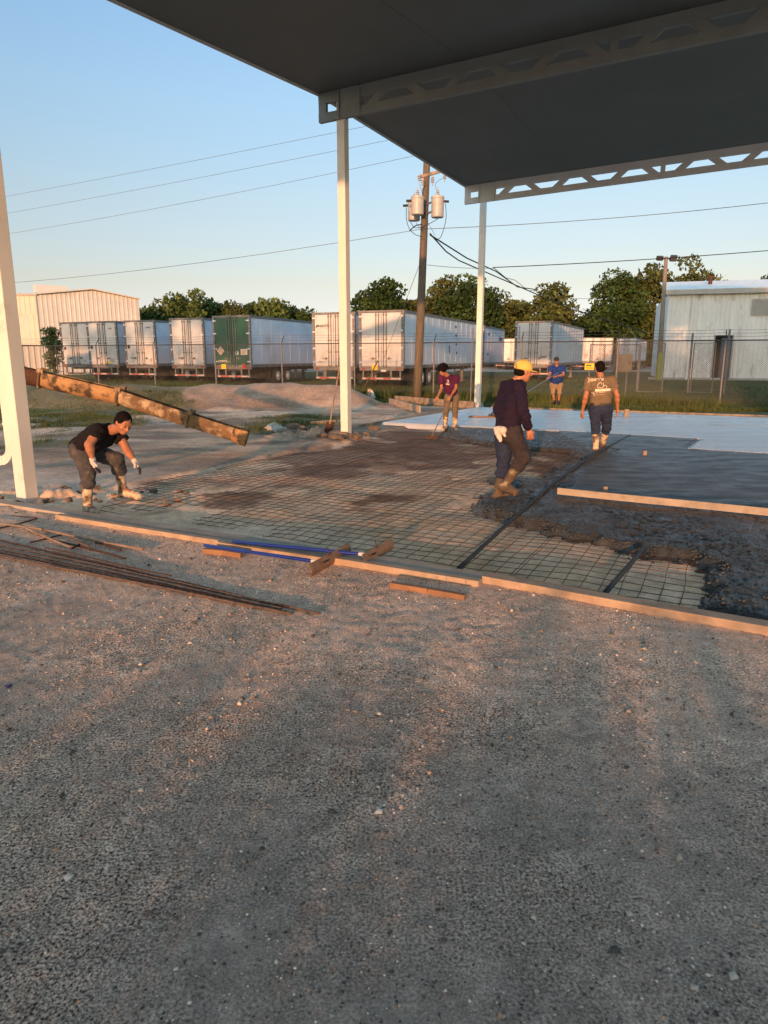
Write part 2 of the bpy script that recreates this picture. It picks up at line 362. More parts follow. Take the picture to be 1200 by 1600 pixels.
def ground_material():
    m = bpy.data.materials.new('dusty_ground'); m.use_nodes = True; N, L = nodes(m); b = N['Principled BSDF']
    b.inputs['Roughness'].default_value = .92; b.inputs['Specular IOR Level'].default_value = .25
    tc = N.new('ShaderNodeTexCoord'); a = N.new('ShaderNodeVertexColor'); a.layer_name = 'tint'
    def ns(s, d=6):
        n = N.new('ShaderNodeTexNoise'); n.inputs['Scale'].default_value = s; n.inputs['Detail'].default_value = d; n.inputs['Roughness'].default_value = .65; L.new(tc.outputs['Object'], n.inputs[0]); return n.outputs[0]
    def mr(s, a0, a1, b0, b1):
        n = N.new('ShaderNodeMapRange'); 
        for i, v_ in enumerate((a0, a1, b0, b1)): n.inputs[i + 1].default_value = v_
        L.new(s, n.inputs[0]); return n.outputs[0]
    def mul(x, y):
        n = N.new('ShaderNodeMath'); n.operation = 'MULTIPLY'; L.new(x, n.inputs[0]); L.new(y, n.inputs[1]); return n.outputs[0]
    ga = N.new('ShaderNodeVertexColor'); ga.layer_name = 'grain'
    def madd(x, y, c):
        n = N.new('ShaderNodeMath'); n.operation = 'MULTIPLY_ADD'; L.new(x, n.inputs[0]); L.new(y, n.inputs[1]); n.inputs[2].default_value = c; return n.outputs[0]
    fine = mul(mr(ns(100, 6), .37, .63, -1.0, 1.15), ga.outputs[0]); n1_ = N.new('ShaderNodeMath'); n1_.operation = 'ADD'; n1_.inputs[1].default_value = 1.0; L.new(fine, n1_.inputs[0])
    f = mul(n1_.outputs[0], mul(mr(ns(9, 8), .3, .7, .72, 1.28), mr(ns(1.7, 6), .3, .7, .82, 1.18)))
    v1 = N.new('ShaderNodeVectorMath'); v1.operation = 'SCALE'; L.new(a.outputs[0], v1.inputs[0]); L.new(f, v1.inputs['Scale'])
    vo = N.new('ShaderNodeTexVoronoi'); vo.inputs['Scale'].default_value = 75; L.new(tc.outputs['Object'], vo.inputs[0])
    sp = mr(vo.outputs['Color'], .80, .84, 0, 1); sh = mr(vo.outputs['Distance'], .25, .40, 1, 0)
    mx = N.new('ShaderNodeMix'); mx.data_type = 'RGBA'; mm = mul(sp, sh)
    m2 = N.new('ShaderNodeMath'); m2.operation = 'MULTIPLY'; m2.inputs[1].default_value = .75; L.new(mm, m2.inputs[0]); L.new(m2.outputs[0], mx.inputs[0])
    L.new(v1.outputs[0], mx.inputs[6]); mx.inputs[7].default_value = (.40, .35, .30, 1); L.new(mx.outputs[2], b.inputs['Base Color'])
    bp = N.new('ShaderNodeBump'); bp.inputs['Strength'].default_value = 1.0; bp.inputs['Distance'].default_value = .009; L.new(mul(ns(130, 5), ga.outputs[0]), bp.inputs['Height'])
    bp2 = N.new('ShaderNodeBump'); bp2.inputs['Strength'].default_value = .6; bp2.inputs['Distance'].default_value = .010; L.new(ns(14, 6), bp2.inputs['Height'])
    L.new(bp2.outputs[0], bp.inputs['Normal']); L.new(bp.outputs[0], b.inputs['Normal']); return m
M['ground'] = ground_material()
g = npmesh('ground', V, F, M['ground'], None, True, {'tint': colr, 'grain': np.repeat(grain[:, None], 3, 1)}); g['kind'] = 'structure'

# pale gravel road beyond the lawn
mb = MB(); mb.add([(-20, 84, .012), (95, 84, .012), (130, 128, .012), (-20, 128, .012)], [(0, 1, 2, 3)])
o = mb.build('gravel_road', mat('road_gravel', (.38, .34, .29), .95, (.30, .26, .22), .3)); o['kind'] = 'structure'
mb = MB(); mb.add([(-32, 33.4, .008), (7, 33.4, .008), (14, 62, .008), (-32, 62, .008)], [(0, 1, 2, 3)])

# ------------------------------------------------------------------ loose stones in the foreground (uncountable)
def stones(n, xs, ys, smin, smax, name, cols, densfn=None, zoff=0.0):
    x = rng.uniform(*xs, n); y = rng.uniform(*ys, n) if densfn is None else densfn(n)
    keep = np.abs(x) < y * .62 + .6; x, y = x[keep], y[keep]
    h = ground_fields(x, y); keep = h[1] < .05; x, y, z = x[keep], y[keep], h[0][keep]
    n = len(x); s = smin + (smax - smin) * rng.random(n) ** 3
    base = np.array([(1, 0, 0), (0, 1, 0), (-1, 0, 0), (0, -1, 0), (0, 0, .75), (0, 0, -.6)], np.float32)
    V = base[None] * (1 + .5 * (rng.random((n, 6, 1)) - .5)); V = V * (.7 + .6 * rng.random((n, 1, 3)))
    a = rng.random(n) * 6.28; ca, sa = np.cos(a)[:, None], np.sin(a)[:, None]
    V = np.stack([V[..., 0] * ca - V[..., 1] * sa, V[..., 0] * sa + V[..., 1] * ca, V[..., 2]], -1) * s[:, None, None]
    V[..., 0] += x[:, None]; V[..., 1] += y[:, None]; V[..., 2] += (z + s * .25 + zoff)[:, None]
    fb = np.array([(0, 1, 4), (1, 2, 4), (2, 3, 4), (3, 0, 4), (1, 0, 5), (2, 1, 5), (3, 2, 5), (0, 3, 5)])
    F = (fb[None] + (np.arange(n) * 6)[:, None, None]).reshape(-1, 3)
    ci = rng.choice(len(cols), n, p=[c[3] for c in cols]); cc = np.array([c[:3] for c in cols], np.float32)[ci] * (.7 + .6 * rng.random((n, 1)))
    m = mat(name + '_stone', (1, 1, 1), .85, (.8, .8, .8), 60, attr='tint')
    o = npmesh(name, V.reshape(-1, 3), F, m, None, False, {'tint': np.repeat(cc, 6, 0)}); o['kind'] = 'stuff'; return o
SC = [(.11, .10, .092, .34), (.40, .35, .30, .34), (.75, .67, .58, .23), (.55, .36, .24, .09)]
tag(stones(150000, (-5.5, 5.5), (.7, 8), .0016, .0068, 'gravel', SC, lambda n: .7 + 7.3 * rng.random(n) ** 1.5), 'loose grey and pale gravel scattered over the foreground', 'gravel')

o = stones(2600, (-5.5, 5.5), (.7, 8), .006, .019, 'pebbles', SC, lambda n: .9 + 7.1 * rng.random(n) ** 1.2); tag(o, 'scattered larger pebbles and chips lying on the foreground gravel', 'pebbles')
# ------------------------------------------------------------------ concrete
SLAB = PP([(592, 660), (745, 636), (1260, 655), (1260, 713), (1068, 701), (1092, 686), (870, 673), (700, 665)], .05)
SMOOTH = PP([(868, 671), (1094, 684), (1070, 699), (1260, 710), (1260, 799), (884, 768), (902, 735), (965, 702), (900, 690)], .05)
LUMPS = PP([(735, 784), (742, 768), (790, 759), (752, 748), (762, 739), (832, 745), (868, 724), (908, 714), (880, 702), (800, 698), (690, 678), (690, 664), (870, 671), (1092, 684), (1260, 708), (1260, 1000), (1210, 975), (1150, 958), (1085, 940), (1086, 905), (1094, 876), (1060, 866), (985, 852), (900, 836), (815, 815), (775, 806), (745, 797)], .03)
def grid_region(x0, x1, y0, y1, st, maskfn, hfn):
    nx, ny = int((x1 - x0) / st), int((y1 - y0) / st)
    X, Y = np.meshgrid(np.linspace(x0, x1, nx), np.linspace(y0, y1, ny), indexing='ij')
    sdv = maskfn(X, Y); Z = hfn(X, Y, sdv); vid = np.arange(nx * ny).reshape(nx, ny)
    q = np.stack([vid[:-1, :-1], vid[1:, :-1], vid[1:, 1:], vid[:-1, 1:]], -1).reshape(-1, 4)
    ok = (sdv > 0).ravel()[q].any(1); q = q[ok]; u, inv = np.unique(q, return_inverse=True)
    return np.stack([X.ravel(), Y.ravel(), Z.ravel()], 1)[u], inv.reshape(-1, 4)
def lmask(X, Y): return psd(X, Y, LUMPS) + .10 * fbm(X, Y, .35, 3, 101) + .14 * fbm(X, Y, .10, 2, 104)
def lheight(X, Y, s):
    sm = sstep(-.1, .25, psd(X, Y, SMOOTH)); 
    worm = 1 - np.abs(fbm(X, Y, .055, 2, 111, .6)) * 2.4
    h = .030 + .035 * fbm(X, Y, .6, 3, 113) + .014 * worm * (.5 + .8 * sstep(-.2, .2, fbm(X, Y, .5, 2, 117)))
    h = h * (1 - sm) + .040 * sm
    near_sl = sstep(-.35, 0, psd(X, Y, SLAB)); h = h * (1 - near_sl) + .03 * near_sl
    return -.070 + (h * (.6 + .4 * sstep(.1, .5, s)) + .070) * sstep(0, .20, s) ** .8
Vc, Fc = grid_region(.4, 11, 3.6, 19, .024, lmask, lheight)
M['wet'] = mat('wet_concrete', (.048, .050, .047), .42, (.070, .074, .073), 5, bump=.7, bscale=60, bdist=.010, spec=.5, rvar=.15)
o = npmesh('wet_concrete', Vc, Fc, M['wet'], None, True); tag(o, 'dark lumpy freshly poured concrete spread over the rebar mesh', 'concrete', kind='stuff')
nq = 60000
cx_ = Vc[rng.integers(0, len(Vc), nq)]; smw = psd(cx_[:, 0], cx_[:, 1], SMOOTH) < -.02; cx_ = cx_[smw & (lmask(cx_[:, 0], cx_[:, 1]) > -.03)]
nq = len(cx_); sz = .003 + .009 * rng.random(nq) ** 2.5; bs = np.array([(1, 0, 0), (0, 1, 0), (-1, 0, 0), (0, -1, 0), (0, 0, .8), (0, 0, -.6)], np.float32)
edge_ = lmask(cx_[:, 0], cx_[:, 1]) < .22; sz = np.where(edge_, sz * 1.9, sz); Vs = bs[None] * (1 + .5 * (rng.random((nq, 6, 3)) - .5)) * sz[:, None, None]; Vs = Vs + (cx_ + np.stack([rng.normal(0, .012, nq), rng.normal(0, .012, nq), sz * .2], 1))[:, None, :]
fb_ = np.array([(0, 1, 4), (1, 2, 4), (2, 3, 4), (3, 0, 4), (1, 0, 5), (2, 1, 5), (3, 2, 5), (0, 3, 5)])
o = npmesh('wet_aggregate', Vs.reshape(-1, 3), (fb_[None] + (np.arange(nq) * 6)[:, None, None]).reshape(-1, 3), M['wet'], None, False); tag(o, 'small stones and clods of aggregate sticking out of the wet concrete', 'aggregate', kind='stuff')
def flat_region(name, poly, zt, st, matr, amp, seed, stretchy=1.0, edge=.06):
    xs = [p.x for p in poly]; ys = [p.y for p in poly]
    def hf(X, Y, s):
        U = X * G.x + Y * G.y; W = X * B.x + Y * B.y
        h = zt + amp * fbm(W * .35, U * 1.6, .22, 3, seed) + amp * .6 * fbm(X, Y, .05, 2, seed + 5)
        return -.08 + (h + .08) * sstep(-.01, .05, s)
    return npmesh(name, *grid_region(min(xs) - .2, max(xs) + .2, min(ys) - .2, max(ys) + .2, st, lambda X, Y: psd(X, Y, poly) + edge * fbm(X, Y, .3, 3, seed + 9), hf), matr, None, True)
M['screed'] = mat('screeded_concrete', (.045, .047, .048), .42, (.08, .082, .083), 2.5, bump=.9, bscale=26, bdist=.02, spec=.45, rvar=.22, stretch=(1, 2.2, 1))
o = flat_region('screeded_concrete', SMOOTH, .050, .03, M['screed'], .008, 131); o['kind'] = 'structure'
M['slab'] = mat('floated_slab', (.56, .60, .64), .32, (.44, .48, .52), .9, bump=.25, bscale=10, bdist=.008, spec=.5, rvar=.12, stretch=(.5, 2.0, 1))
o = flat_region('concrete_slab', SLAB, .056, .05, M['slab'], .002, 151, edge=.0); o['kind'] = 'structure'

# ------------------------------------------------------------------ reinforcing mesh inside the forms
MESHP = [P(150, 790), P(215, 752), P(330, 712), P(520, 700), P(600, 672), P(860, 678), RC + B * 9, A1 + AD * 5, A1 + G * .12, P(640, 878) + G * .1, P(330, 822) + G * .1]
mw = MB(); org = A0.copy()
def wire_run(o0, d, L, r):
    n = int(L / .11); t = np.linspace(0, L, n); x = o0.x + d.x * t; y = o0.y + d.y * t
    off = vnoise(x, y, .8, 201) * .05 + vnoise(x, y, .22, 204) * .012; x = x - d.y * off; y = y + d.x * off
    ins = (psd(x, y, MESHP) > 0) & (lmask(x, y) < .25)
    z = -.034 + .055 * vnoise(x, y, .75, 207) + .012 * vnoise(x, y, .2, 209)
    run = []
    for i in range(n):
        if ins[i]: run.append((x[i], y[i], z[i]))
        if (not ins[i] or i == n - 1):
            if len(run) > 2: mw.tube(run, r, 3, False)
            run = []
for k in range(0, 130): wire_run(org + G * (.14 * k - 1), B, 16, .0032)
for k in range(0, 110): wire_run(org + B * (.14 * k - 1) - G * 2, G, 22, .0032)
for k, wd in ((28, 1), (44, 1), (58, 1)): wire_run(org + B * (.14 * k - .97) - G * 2, G, 22, .003)
o = mw.build('rebar_mesh', M['rust_wire']); tag(o, 'rusty welded wire reinforcing mesh laid flat inside the form boards', 'rebar mesh')

# ------------------------------------------------------------------ canopy: roof, beams, columns
RISE = .028
def BR(s): return B * s + UP * (RISE * s)
ZR = 6.75
def corner(px, py, z=ZR): return P(px, py, z)
cm = P(499, 147, ZR); cf = P(728, 291, ZR)          # roof edge at the middle and the far beam
nearc = P(180, 0, ZR); ed = (nearc - cm); ed.z = 0; ed = ed.normalized(); cn = cm + ed * 18.6
can = thing('canopy', 'large white steel canopy with dark flat underside over the work site', 'canopy', (MC.x, MC.y, 0))
mb = MB()
def roofpanel(a, b, w_, t=.10):
    q = [a, b, b + BR(w_), a + BR(w_)]
    mb.add([p for p in q] + [p + UP * t for p in q], [(0, 1, 2, 3), (7, 6, 5, 4), (0, 4, 5, 1), (1, 5, 6, 2), (2, 6, 7, 3), (3, 7, 4, 0)])
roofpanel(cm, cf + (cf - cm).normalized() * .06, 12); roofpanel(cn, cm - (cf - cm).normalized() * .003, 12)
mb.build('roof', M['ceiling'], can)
mb = MB()                                            # panel seams and purlins under the roof
for (a, b) in ((cm, cf), (cn, cm)):
    for k in range(1, 4):
        s = k * 3.05; mb.bar(a + BR(s) - UP * .001 , b + BR(s) - UP * .001, .03, .006)
mb.build('roof_seam', M['ceiling'], can)
mb = MB(); mb.bar(cn - BR(.012) + UP * .04, cm - BR(.012) + UP * .04, .02, .17); mb.bar(cm - BR(.012) + UP * .04, cf - BR(.012) + UP * .04, .02, .17)
mb.build('fascia', M['beam_out'], can)
def make_beam(c0, name, L, mt):
    mb = MB(); top = c0 + BR(.0) - UP * .012; dep = .52; bc = .16; tc = .19
    mb.bar(top - UP * (tc / 2), top + BR(L) - UP * (tc / 2), .09, tc)
    mb.bar(top - UP * (dep - bc / 2), top + BR(L) - UP * (dep - bc / 2), .09, bc)
    zt, zb = -tc, -(dep - bc)
    def web(s0t, s1t, s0b, s1b):
        po = [top + BR(s0b) + UP * (zb - .004), top + BR(s1b) + UP * (zb - .004), top + BR(s1t) + UP * (zt + .004), top + BR(s0t) + UP * (zt + .004)]
        mb.prism([p - G * .038 for p in po], G * .076)
    web(-.0, .17, -.0, .17); web(.46, .97, .46, .97)
    s = 1.18; k = 0
    while s < L - 1:
        d = .25
        if k % 2 == 0: web(s + .10, s + .10 + d, s - .12, s - .12 + d)
        else: web(s - .12, s - .12 + d, s + .10, s + .10 + d)
        if k % 6 == 5: web(s + .38, s + .50, s + .38, s + .50)
        s += .80 if k % 6 != 5 else .85; k += 1
    for s in (.46, .92): mb.bar(top + BR(s) - UP * .012 - G * .06, top + BR(s) - UP * dep - G * .06, .04, .02, G)
    mb.build('beam', mt, can)
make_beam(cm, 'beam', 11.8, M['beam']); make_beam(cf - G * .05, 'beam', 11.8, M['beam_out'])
cl = Vector((LC.x, LC.y, 0)); ob = (cn + ed * -1.2)
# beam over the left column, above the frame
kk = (cl - cm).dot(G); bl = cm + ed * 9.0
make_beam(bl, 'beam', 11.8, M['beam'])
def column(base, ztop, wd=.175):
    mb = MB(); z0 = gz(base.x, base.y) - .1
    c = Vector((base.x, base.y, 0))
    mb.obox(c + UP * ((z0 + ztop) / 2), B * wd / 2, G * wd / 2, UP * ((ztop - z0) / 2))
    cc = mb.build('column', M['white_paint'], can, bevel=.008)
    mb = MB(); mb.obox(c + UP * (z0 + .105), B * (wd / 2 + .05), G * (wd / 2 + .05), UP * .006); mb.build('base_plate', M['galv'], cc, world=False)
    return cc
column(LC, ZR - .25); column(MC, ZR - .03); column(RC, ZR - .03)
# downspout on the left column
mb = MB(); c = LC - B * .145 - G * .03
path = [c + UP * 6.3, c + UP * .62]
for a in range(0, 91, 15):
    t = R(a); path.append(c + UP * .62 + (-B * .17 * (1 - math.cos(t)) - UP * .17 * math.sin(t)))
e = path[-1]; path += [e - B * .5 - UP * .10, e - B * 1.4 - UP * .26]
def rib(path, w2, h2):
    vs = []; n = len(path); prof = [(-1, -1), (-.6, -1), (-.5, -.86), (-.3, -.86), (-.2, -1), (.2, -1), (.3, -.86), (.5, -.86), (.6, -1), (1, -1), (1, 1), (-1, 1)]; m_ = len(prof)
    for i, p in enumerate(path):
        d = (path[min(i + 1, n - 1)] - path[max(i - 1, 0)]).normalized(); s = d.cross(G).normalized()
        for (u, v) in prof: vs.append(p + s * u * w2 + G * v * h2)
    return vs, [(i * m_ + k, (i + 1) * m_ + k, (i + 1) * m_ + (k + 1) % m_, i * m_ + (k + 1) % m_) for i in range(n - 1) for k in range(m_)] + [tuple(range(m_)), tuple((n - 1) * m_ + k for k in range(m_))[::-1]]
mb.add(*rib(path, .055, .04)); mb.build('downspout', M['white_paint'], can)
for z in (.9, 2.6, 4.4):
    mb = MB(); mb.obox(c + UP * z + B * .01, B * .075, G * .046, UP * .012); mb.build('strap', M['white_paint'], can)

# ------------------------------------------------------------------ semi-trailers
TL = 16.0
def text_mesh(body, size, mt, name, parent, loc, rot, ext=.004, bold=0, sx=1.0):
    cu = bpy.data.curves.new(name, 'FONT'); cu.body = body; cu.size = size; cu.extrude = ext; cu.align_x = 'CENTER'; cu.align_y = 'CENTER'; cu.offset = bold; cu.space_character = 1.05
    t = bpy.data.objects.new('tmp', cu); COL.objects.link(t); dg = bpy.context.evaluated_depsgraph_get(); dg.update()
    me = bpy.data.meshes.new_from_object(t.evaluated_get(dg)); bpy.data.objects.remove(t); me.name = name; me.materials.clear()
    me.transform(Matrix.Translation(loc) @ Matrix(rot).to_4x4() @ Matrix.Diagonal((sx, 1, 1, 1)))
    return finish(name, me, mt, parent)
REAR = ((1, 0, 0), (0, 0, -1), (0, 1, 0))     # text plane facing -Y: columns x->x, y->z
def trailer(label, px, py, dmat='trailer_white', L=TL, yaw=-21, grp='white semi-trailers parked behind the chain-link fence', x=None, y=None, extra=None, doors=True):
    if y is None: y = dist_top(py, 4.12); x = D(px, py, y).x
    t = thing('semi_trailer', label, 'trailer', (x, y, 0), R(yaw), grp)
    z0, z1, W = 1.16, 4.08, 1.29
    bd = MB(); bd.box(-W, W, .06, L, z0, z1)
    for k in range(1, int(L / 1.22) + 1):
        for s in (-1, 1): bd.box(s * (W + .002) - .008, s * (W + .002) + .008, k * 1.22 - .015, k * 1.22 + .015, z0 + .2, z1 - .12)
    body = bd.build('body', M['trailer_side'], t, world=False)
    mb = MB()
    for s in (-1, 1):
        mb.box(s * (W + .012) - .02, s * (W + .012) + .02, .05, L, z1 - .13, z1 + .02); mb.box(s * (W + .012) - .02, s * (W + .012) + .02, .05, L, z0 - .08, z0 + .10)
    mb.build('side_rail', M['trailer_frame'], t, world=False)
    mb = MB()
    for s in (-1, 1): mb.box(s * (W - .05) - .07, s * (W - .05) + .07, -.06, .055, z0 - .02, z1 + .03)
    mb.box(-W + .02, W - .02, -.055, .055, z1 - .08, z1 + .03); mb.box(-W + .02, W - .02, -.055, .055, z0 - .20, z0 + .02)
    mb.build('rear_frame', M['trailer_frame'], t, world=False)
    for s in (-1, 1):
        mb = MB(); mb.box(min(.012 * s, s * (W - .14)), max(.012 * s, s * (W - .14)), -.045, .05, z0 + .04, z1 - .10); dr = mb.build('door', M[dmat], t, bevel=.012, world=False)
        for q in (.14, .30) if s < 0 else (.14, .30):
            mb = MB(); mb.tube([(s * q, -.075, z0 - .06), (s * q, -.075, z1 - .06)], .022, 6)
            for zz in (z0 + .05, z0 + .8, 2.6, z1 - .2): mb.box(s * q - .045, s * q + .045, -.095, -.046, zz - .04, zz + .04)
            mb.build('lock_rod', M['trailer_hw'], dr, world=False)
        mb = MB(); mb.box(min(s * .30, s * .62), max(s * .30, s * .62), -.10, -.075, z0 + .42, z0 + .46); mb.box(s * .46 - .03, s * .46 + .03, -.11, -.047, z0 + .38, z0 + .52); mb.build('handle', M['trailer_hw'], dr, world=False)
        for zz in (z0 + .25, z0 + 1.0, z0 + 1.9, z1 - .28):
            mb = MB(); mb.box(s * (W - .13) - .12, s * (W - .13) + .10, -.085, -.046, zz - .035, zz + .035); mb.build('hinge', M['trailer_side'], dr, world=False)
    for s in (-1, 1):
        for q in (.0, .16):
            mb = MB(); mb.tube([(s * (.95 + q), -.058, z0 - .09), (s * (.95 + q), -.085, z0 - .09)], .05, 10); mb.build('tail_light', M['red'], t, world=False)
    mb = MB(); mb.box(-1.15, 1.15, -.02, .08, .48, .60)
    for s in (-1, 1): mb.box(s * .55 - .05, s * .55 + .05, .0, .07, .60, z0 - .2); mb.box(s * 1.08 - .04, s * 1.08 + .04, .0, .07, .60, z0 - .2)
    ug = mb.build('underride_guard', M['trailer_frame'], t, world=False)
    mb = MB(); mb.box(-1.12, 1.12, -.026, -.021, .50, .58); mb.build('reflective_tape', M['redtape'], ug, world=False)
    mb = MB(); mb.box(-.5, .5, .1, L - .3, .85, 1.08); mb.build('chassis', M['dark'], t, world=False)
    if L > 10:
        for yy in (3.3, 4.6):
            for s in (-1, 1):
                mb = MB(); mb.tube([(s * .62, yy, .51), (s * .66, yy, .51), (s * 1.16, yy, .51), (s * 1.20, yy, .51)], [.42, .51, .51, .42], 22); wh = mb.build('wheel', M['rubber'], t, smooth=False, world=False)
                mb = MB(); mb.tube([(s * 1.19, yy, .51), (s * 1.215, yy, .51)], .29, 18); mb.tube([(s * 1.21, yy, .51), (s * 1.27, yy, .51)], [.13, .10], 12); mb.build('rim', M['rim'], wh, world=False)
        mb = MB(); mb.box(-1.1, 1.1, 2.5, 2.54, .35, 1.0); mb.build('mud_flap', M['rubber'], t, world=False)
        for s in (-1, 1):
            mb = MB(); mb.box(s * .9 - .08, s * .9 + .08, L - 3.3, L - 3.1, .12, 1.1); mb.box(s * .9 - .16, s * .9 + .16, L - 3.4, L - 3.0, .02, .12); mb.build('landing_leg', M['trailer_frame'], t, world=False)
    for k in range(2, int(L), 2 if y < 60 else 99):
        mb = MB(); mb.box(W + .033, W + .037, k, k + .3, z0 - .02, z0 + .03); mb.build('side_marking', M['redtape'], t, world=False)
    if extra: extra(t, z0, z1, W)
    return t
def stick(t, x, z, w_, h, m, name='sticker', y=-.052):
    mb = MB(); mb.box(x - w_ / 2, x + w_ / 2, y, y + .004, z - h / 2, z + h / 2); return mb.build(name, M[m], t, world=False)
def diamond(t, x, z, s, m):
    mb = MB(); mb.prism([(x - s, -.053, z), (x, -.053, z - s), (x + s, -.053, z), (x, -.053, z + s)], (0, .004, 0)); mb.build('placard', M[m], t, world=False)
def seal(t, x, z):
    mb = MB(); mb.tube([(x, -.060, z), (x, -.047, z)], .11, 14); mb.build('door_decal', M['rust'], t, world=False)
def ex1(t, z0, z1, W): diamond(t, .7, 1.75, .22, 'sticker_w'); stick(t, .75, 1.42, .22, .14, 'sticker'); seal(t, -.95, 2.3); stick(t, -.6, 1.55, .38, .07, 'ink_grey')
def ex2(t, z0, z1, W): diamond(t, .75, 1.75, .24, 'sticker_w'); stick(t, .8, 1.45, .24, .2, 'sticker'); seal(t, -.98, 2.35); stick(t, .42, 1.30, .26, .22, 'yellow', 'plate'); stick(t, .75, 3.6, .3, .1, 'ink_grey')
def ex3(t, z0, z1, W): diamond(t, .7, 1.75, .24, 'sticker_w'); stick(t, .8, 1.5, .22, .3, 'sticker'); seal(t, -.98, 2.35); stick(t, -.7, 1.62, .4, .09, 'ink_grey'); stick(t, .75, 3.62, .4, .1, 'ink_grey')
def ex4(t, z0, z1, W): stick(t, -.55, 1.62, .42, .1, 'ink_grey'); diamond(t, .65, 1.75, .2, 'sticker_w')
def ex5(t, z0, z1, W):
    diamond(t, -.82, 2.05, .27, 'sticker'); stick(t, .32, 1.92, .22, .22, 'sticker_w'); stick(t, .82, 1.98, .46, .34, 'sticker_w'); stick(t, .76, 1.98, .28, .28, 'sticker', y=-.056)
    stick(t, -.62, 1.12, .34, .28, 'yellow', 'plate', y=-.10); text_mesh('EMPSEA', .22, M['print'], 'lettering', t, (-.62, -.056, 1.42), REAR)
    stick(t, .80, 1.14, .22, .30, 'red', 'warning_plate', y=-.10)
def ex6(t, z0, z1, W):
    text_mesh('MAJESTIC', .17, M['ink'], 'lettering', t, (-.62, -.054, 3.38), REAR, bold=.004, sx=1.05)
    mb = MB(); mb.prism([(-1.12, -.054, 3.30), (-1.0, -.054, 3.30), (-.98, -.054, 3.42), (-1.03, -.054, 3.48), (-1.04, -.054, 3.38)], (0, .004, 0)); mb.build('logo', M['ink'], t, world=False)
    stick(t, -.62, 3.24, .75, .015, 'sticker'); text_mesh('44', .12, M['ink'], 'lettering', t, (-.85, -.054, 1.42), REAR); stick(t, -.7, 1.62, .12, .03, 'ink_grey')
def ex7(t, z0, z1, W):
    stick(t, -.93, 1.9, .42, .7, 'sticker_w'); stick(t, -.93, 2.1, .30, .03, 'sticker', y=-.056); stick(t, -.93, 1.95, .30, .03, 'sticker', y=-.056); stick(t, -.93, 1.7, .30, .03, 'sticker', y=-.056)
    stick(t, -.36, 1.12, .34, .26, 'yellow', 'plate', y=-.10); stick(t, 1.0, 2.05, .3, .16, 'sticker_w'); stick(t, .15, .96, .3, .1, 'sticker_w', y=-.075)
    for k, yy in enumerate((9.6, 9.7, 9.8, 9.9)):
        mb = MB(); mb.tube([(W + .002, yy, 3.6 - .55 * k), (W + .05, yy, 3.6 - .55 * k)], .075, 10); mb.build('side_vent', M['ink'], t, world=False)
    stick2 = MB(); stick2.box(W + .002, W + .008, 8.2, 8.45, 1.9, 2.4); stick2.build('logo', M['ink_grey'], t, world=False)
def ex8(t, z0, z1, W):
    SIDE = ((0, 0, 1), (1, 0, 0), (0, 1, 0))
    text_mesh('Evans', .62, M['ink'], 'lettering', t, (W + .006, 6.3, 3.25), SIDE, bold=.01)
    for yy, zz in ((1.6, 3.5), (1.4, 1.9)):
        mb = MB(); mb.tube([(W + .002, yy, zz), (W + .05, yy, zz)], .11, 10); mb.build('side_vent', M['ink'], t, world=False)
def exr(t, z0, z1, W): stick(t, -1.0, 3.2, .07, 1.2, 'ink_grey', 'lettering'); stick(t, .75, 1.7, .45, .16, 'ink_grey')
def exf(t, z0, z1, W): diamond(t, .5, 1.9, .3, 'sticker'); stick(t, -.5, 1.4, .4, .2, 'ink_grey')
trailer('white box trailer at the far left end of the row, next to the corrugated fence', 115, 503, extra=ex1)
trailer('white box trailer second from left in the row, yellow plate low on its right door', 158, 501.5, extra=ex2)
trailer('white box trailer third from left in the row, faint grey letters high on its door', 217, 500, extra=ex3)
trailer('white box trailer directly left of the green-doored one', 291, 496.5, extra=ex4)
trailer('trailer with dark green rear doors, orange hazard diamond and pale blue side', 361, 492.5, dmat='trailer_green', extra=ex5, L=14)
trailer('white box trailer with black MAJESTIC lettering on its left rear door, behind the middle column', 521, 487.5, extra=ex6)
trailer('nearest long white trailer with sunlit rear doors and black side vents, behind the power pole', 596, 484.5, extra=ex7, yaw=-22)
p8 = D(757, 512, 57); fx = Vector((math.sin(R(21)), math.cos(R(21)))); rx = Vector((math.cos(R(21)), -math.sin(R(21))))
trailer('short white trailer with dark Evans lettering high on its side, right of the right column', 0, 0, x=p8.x - rx.x * 1.29, y=p8.y - rx.y * 1.29, L=8, extra=ex8)
trailer('far white trailer seen in the gap just right of the lettered short trailer', 789, 530, extra=exf, yaw=-14)
trailer('far white trailer squeezed against the left edge of the tall trailer behind the yellow cap', 802, 528.5, extra=exf, yaw=-14)
trailer('tall white trailer standing alone behind the man with the yellow cap', 835, 501.5, extra=exr, yaw=-24, L=14)
trailer('far white trailer just right of the lone tall trailer', 911, 527, extra=exf, yaw=-10, L=12)
trailer('far white trailer in the middle of the three behind the gate posts', 942, 527, extra=exf, yaw=-10, L=12)
trailer('far white trailer right of the middle one, its long side running towards the light pole', 980, 528, extra=exf, yaw=-25, L=14)

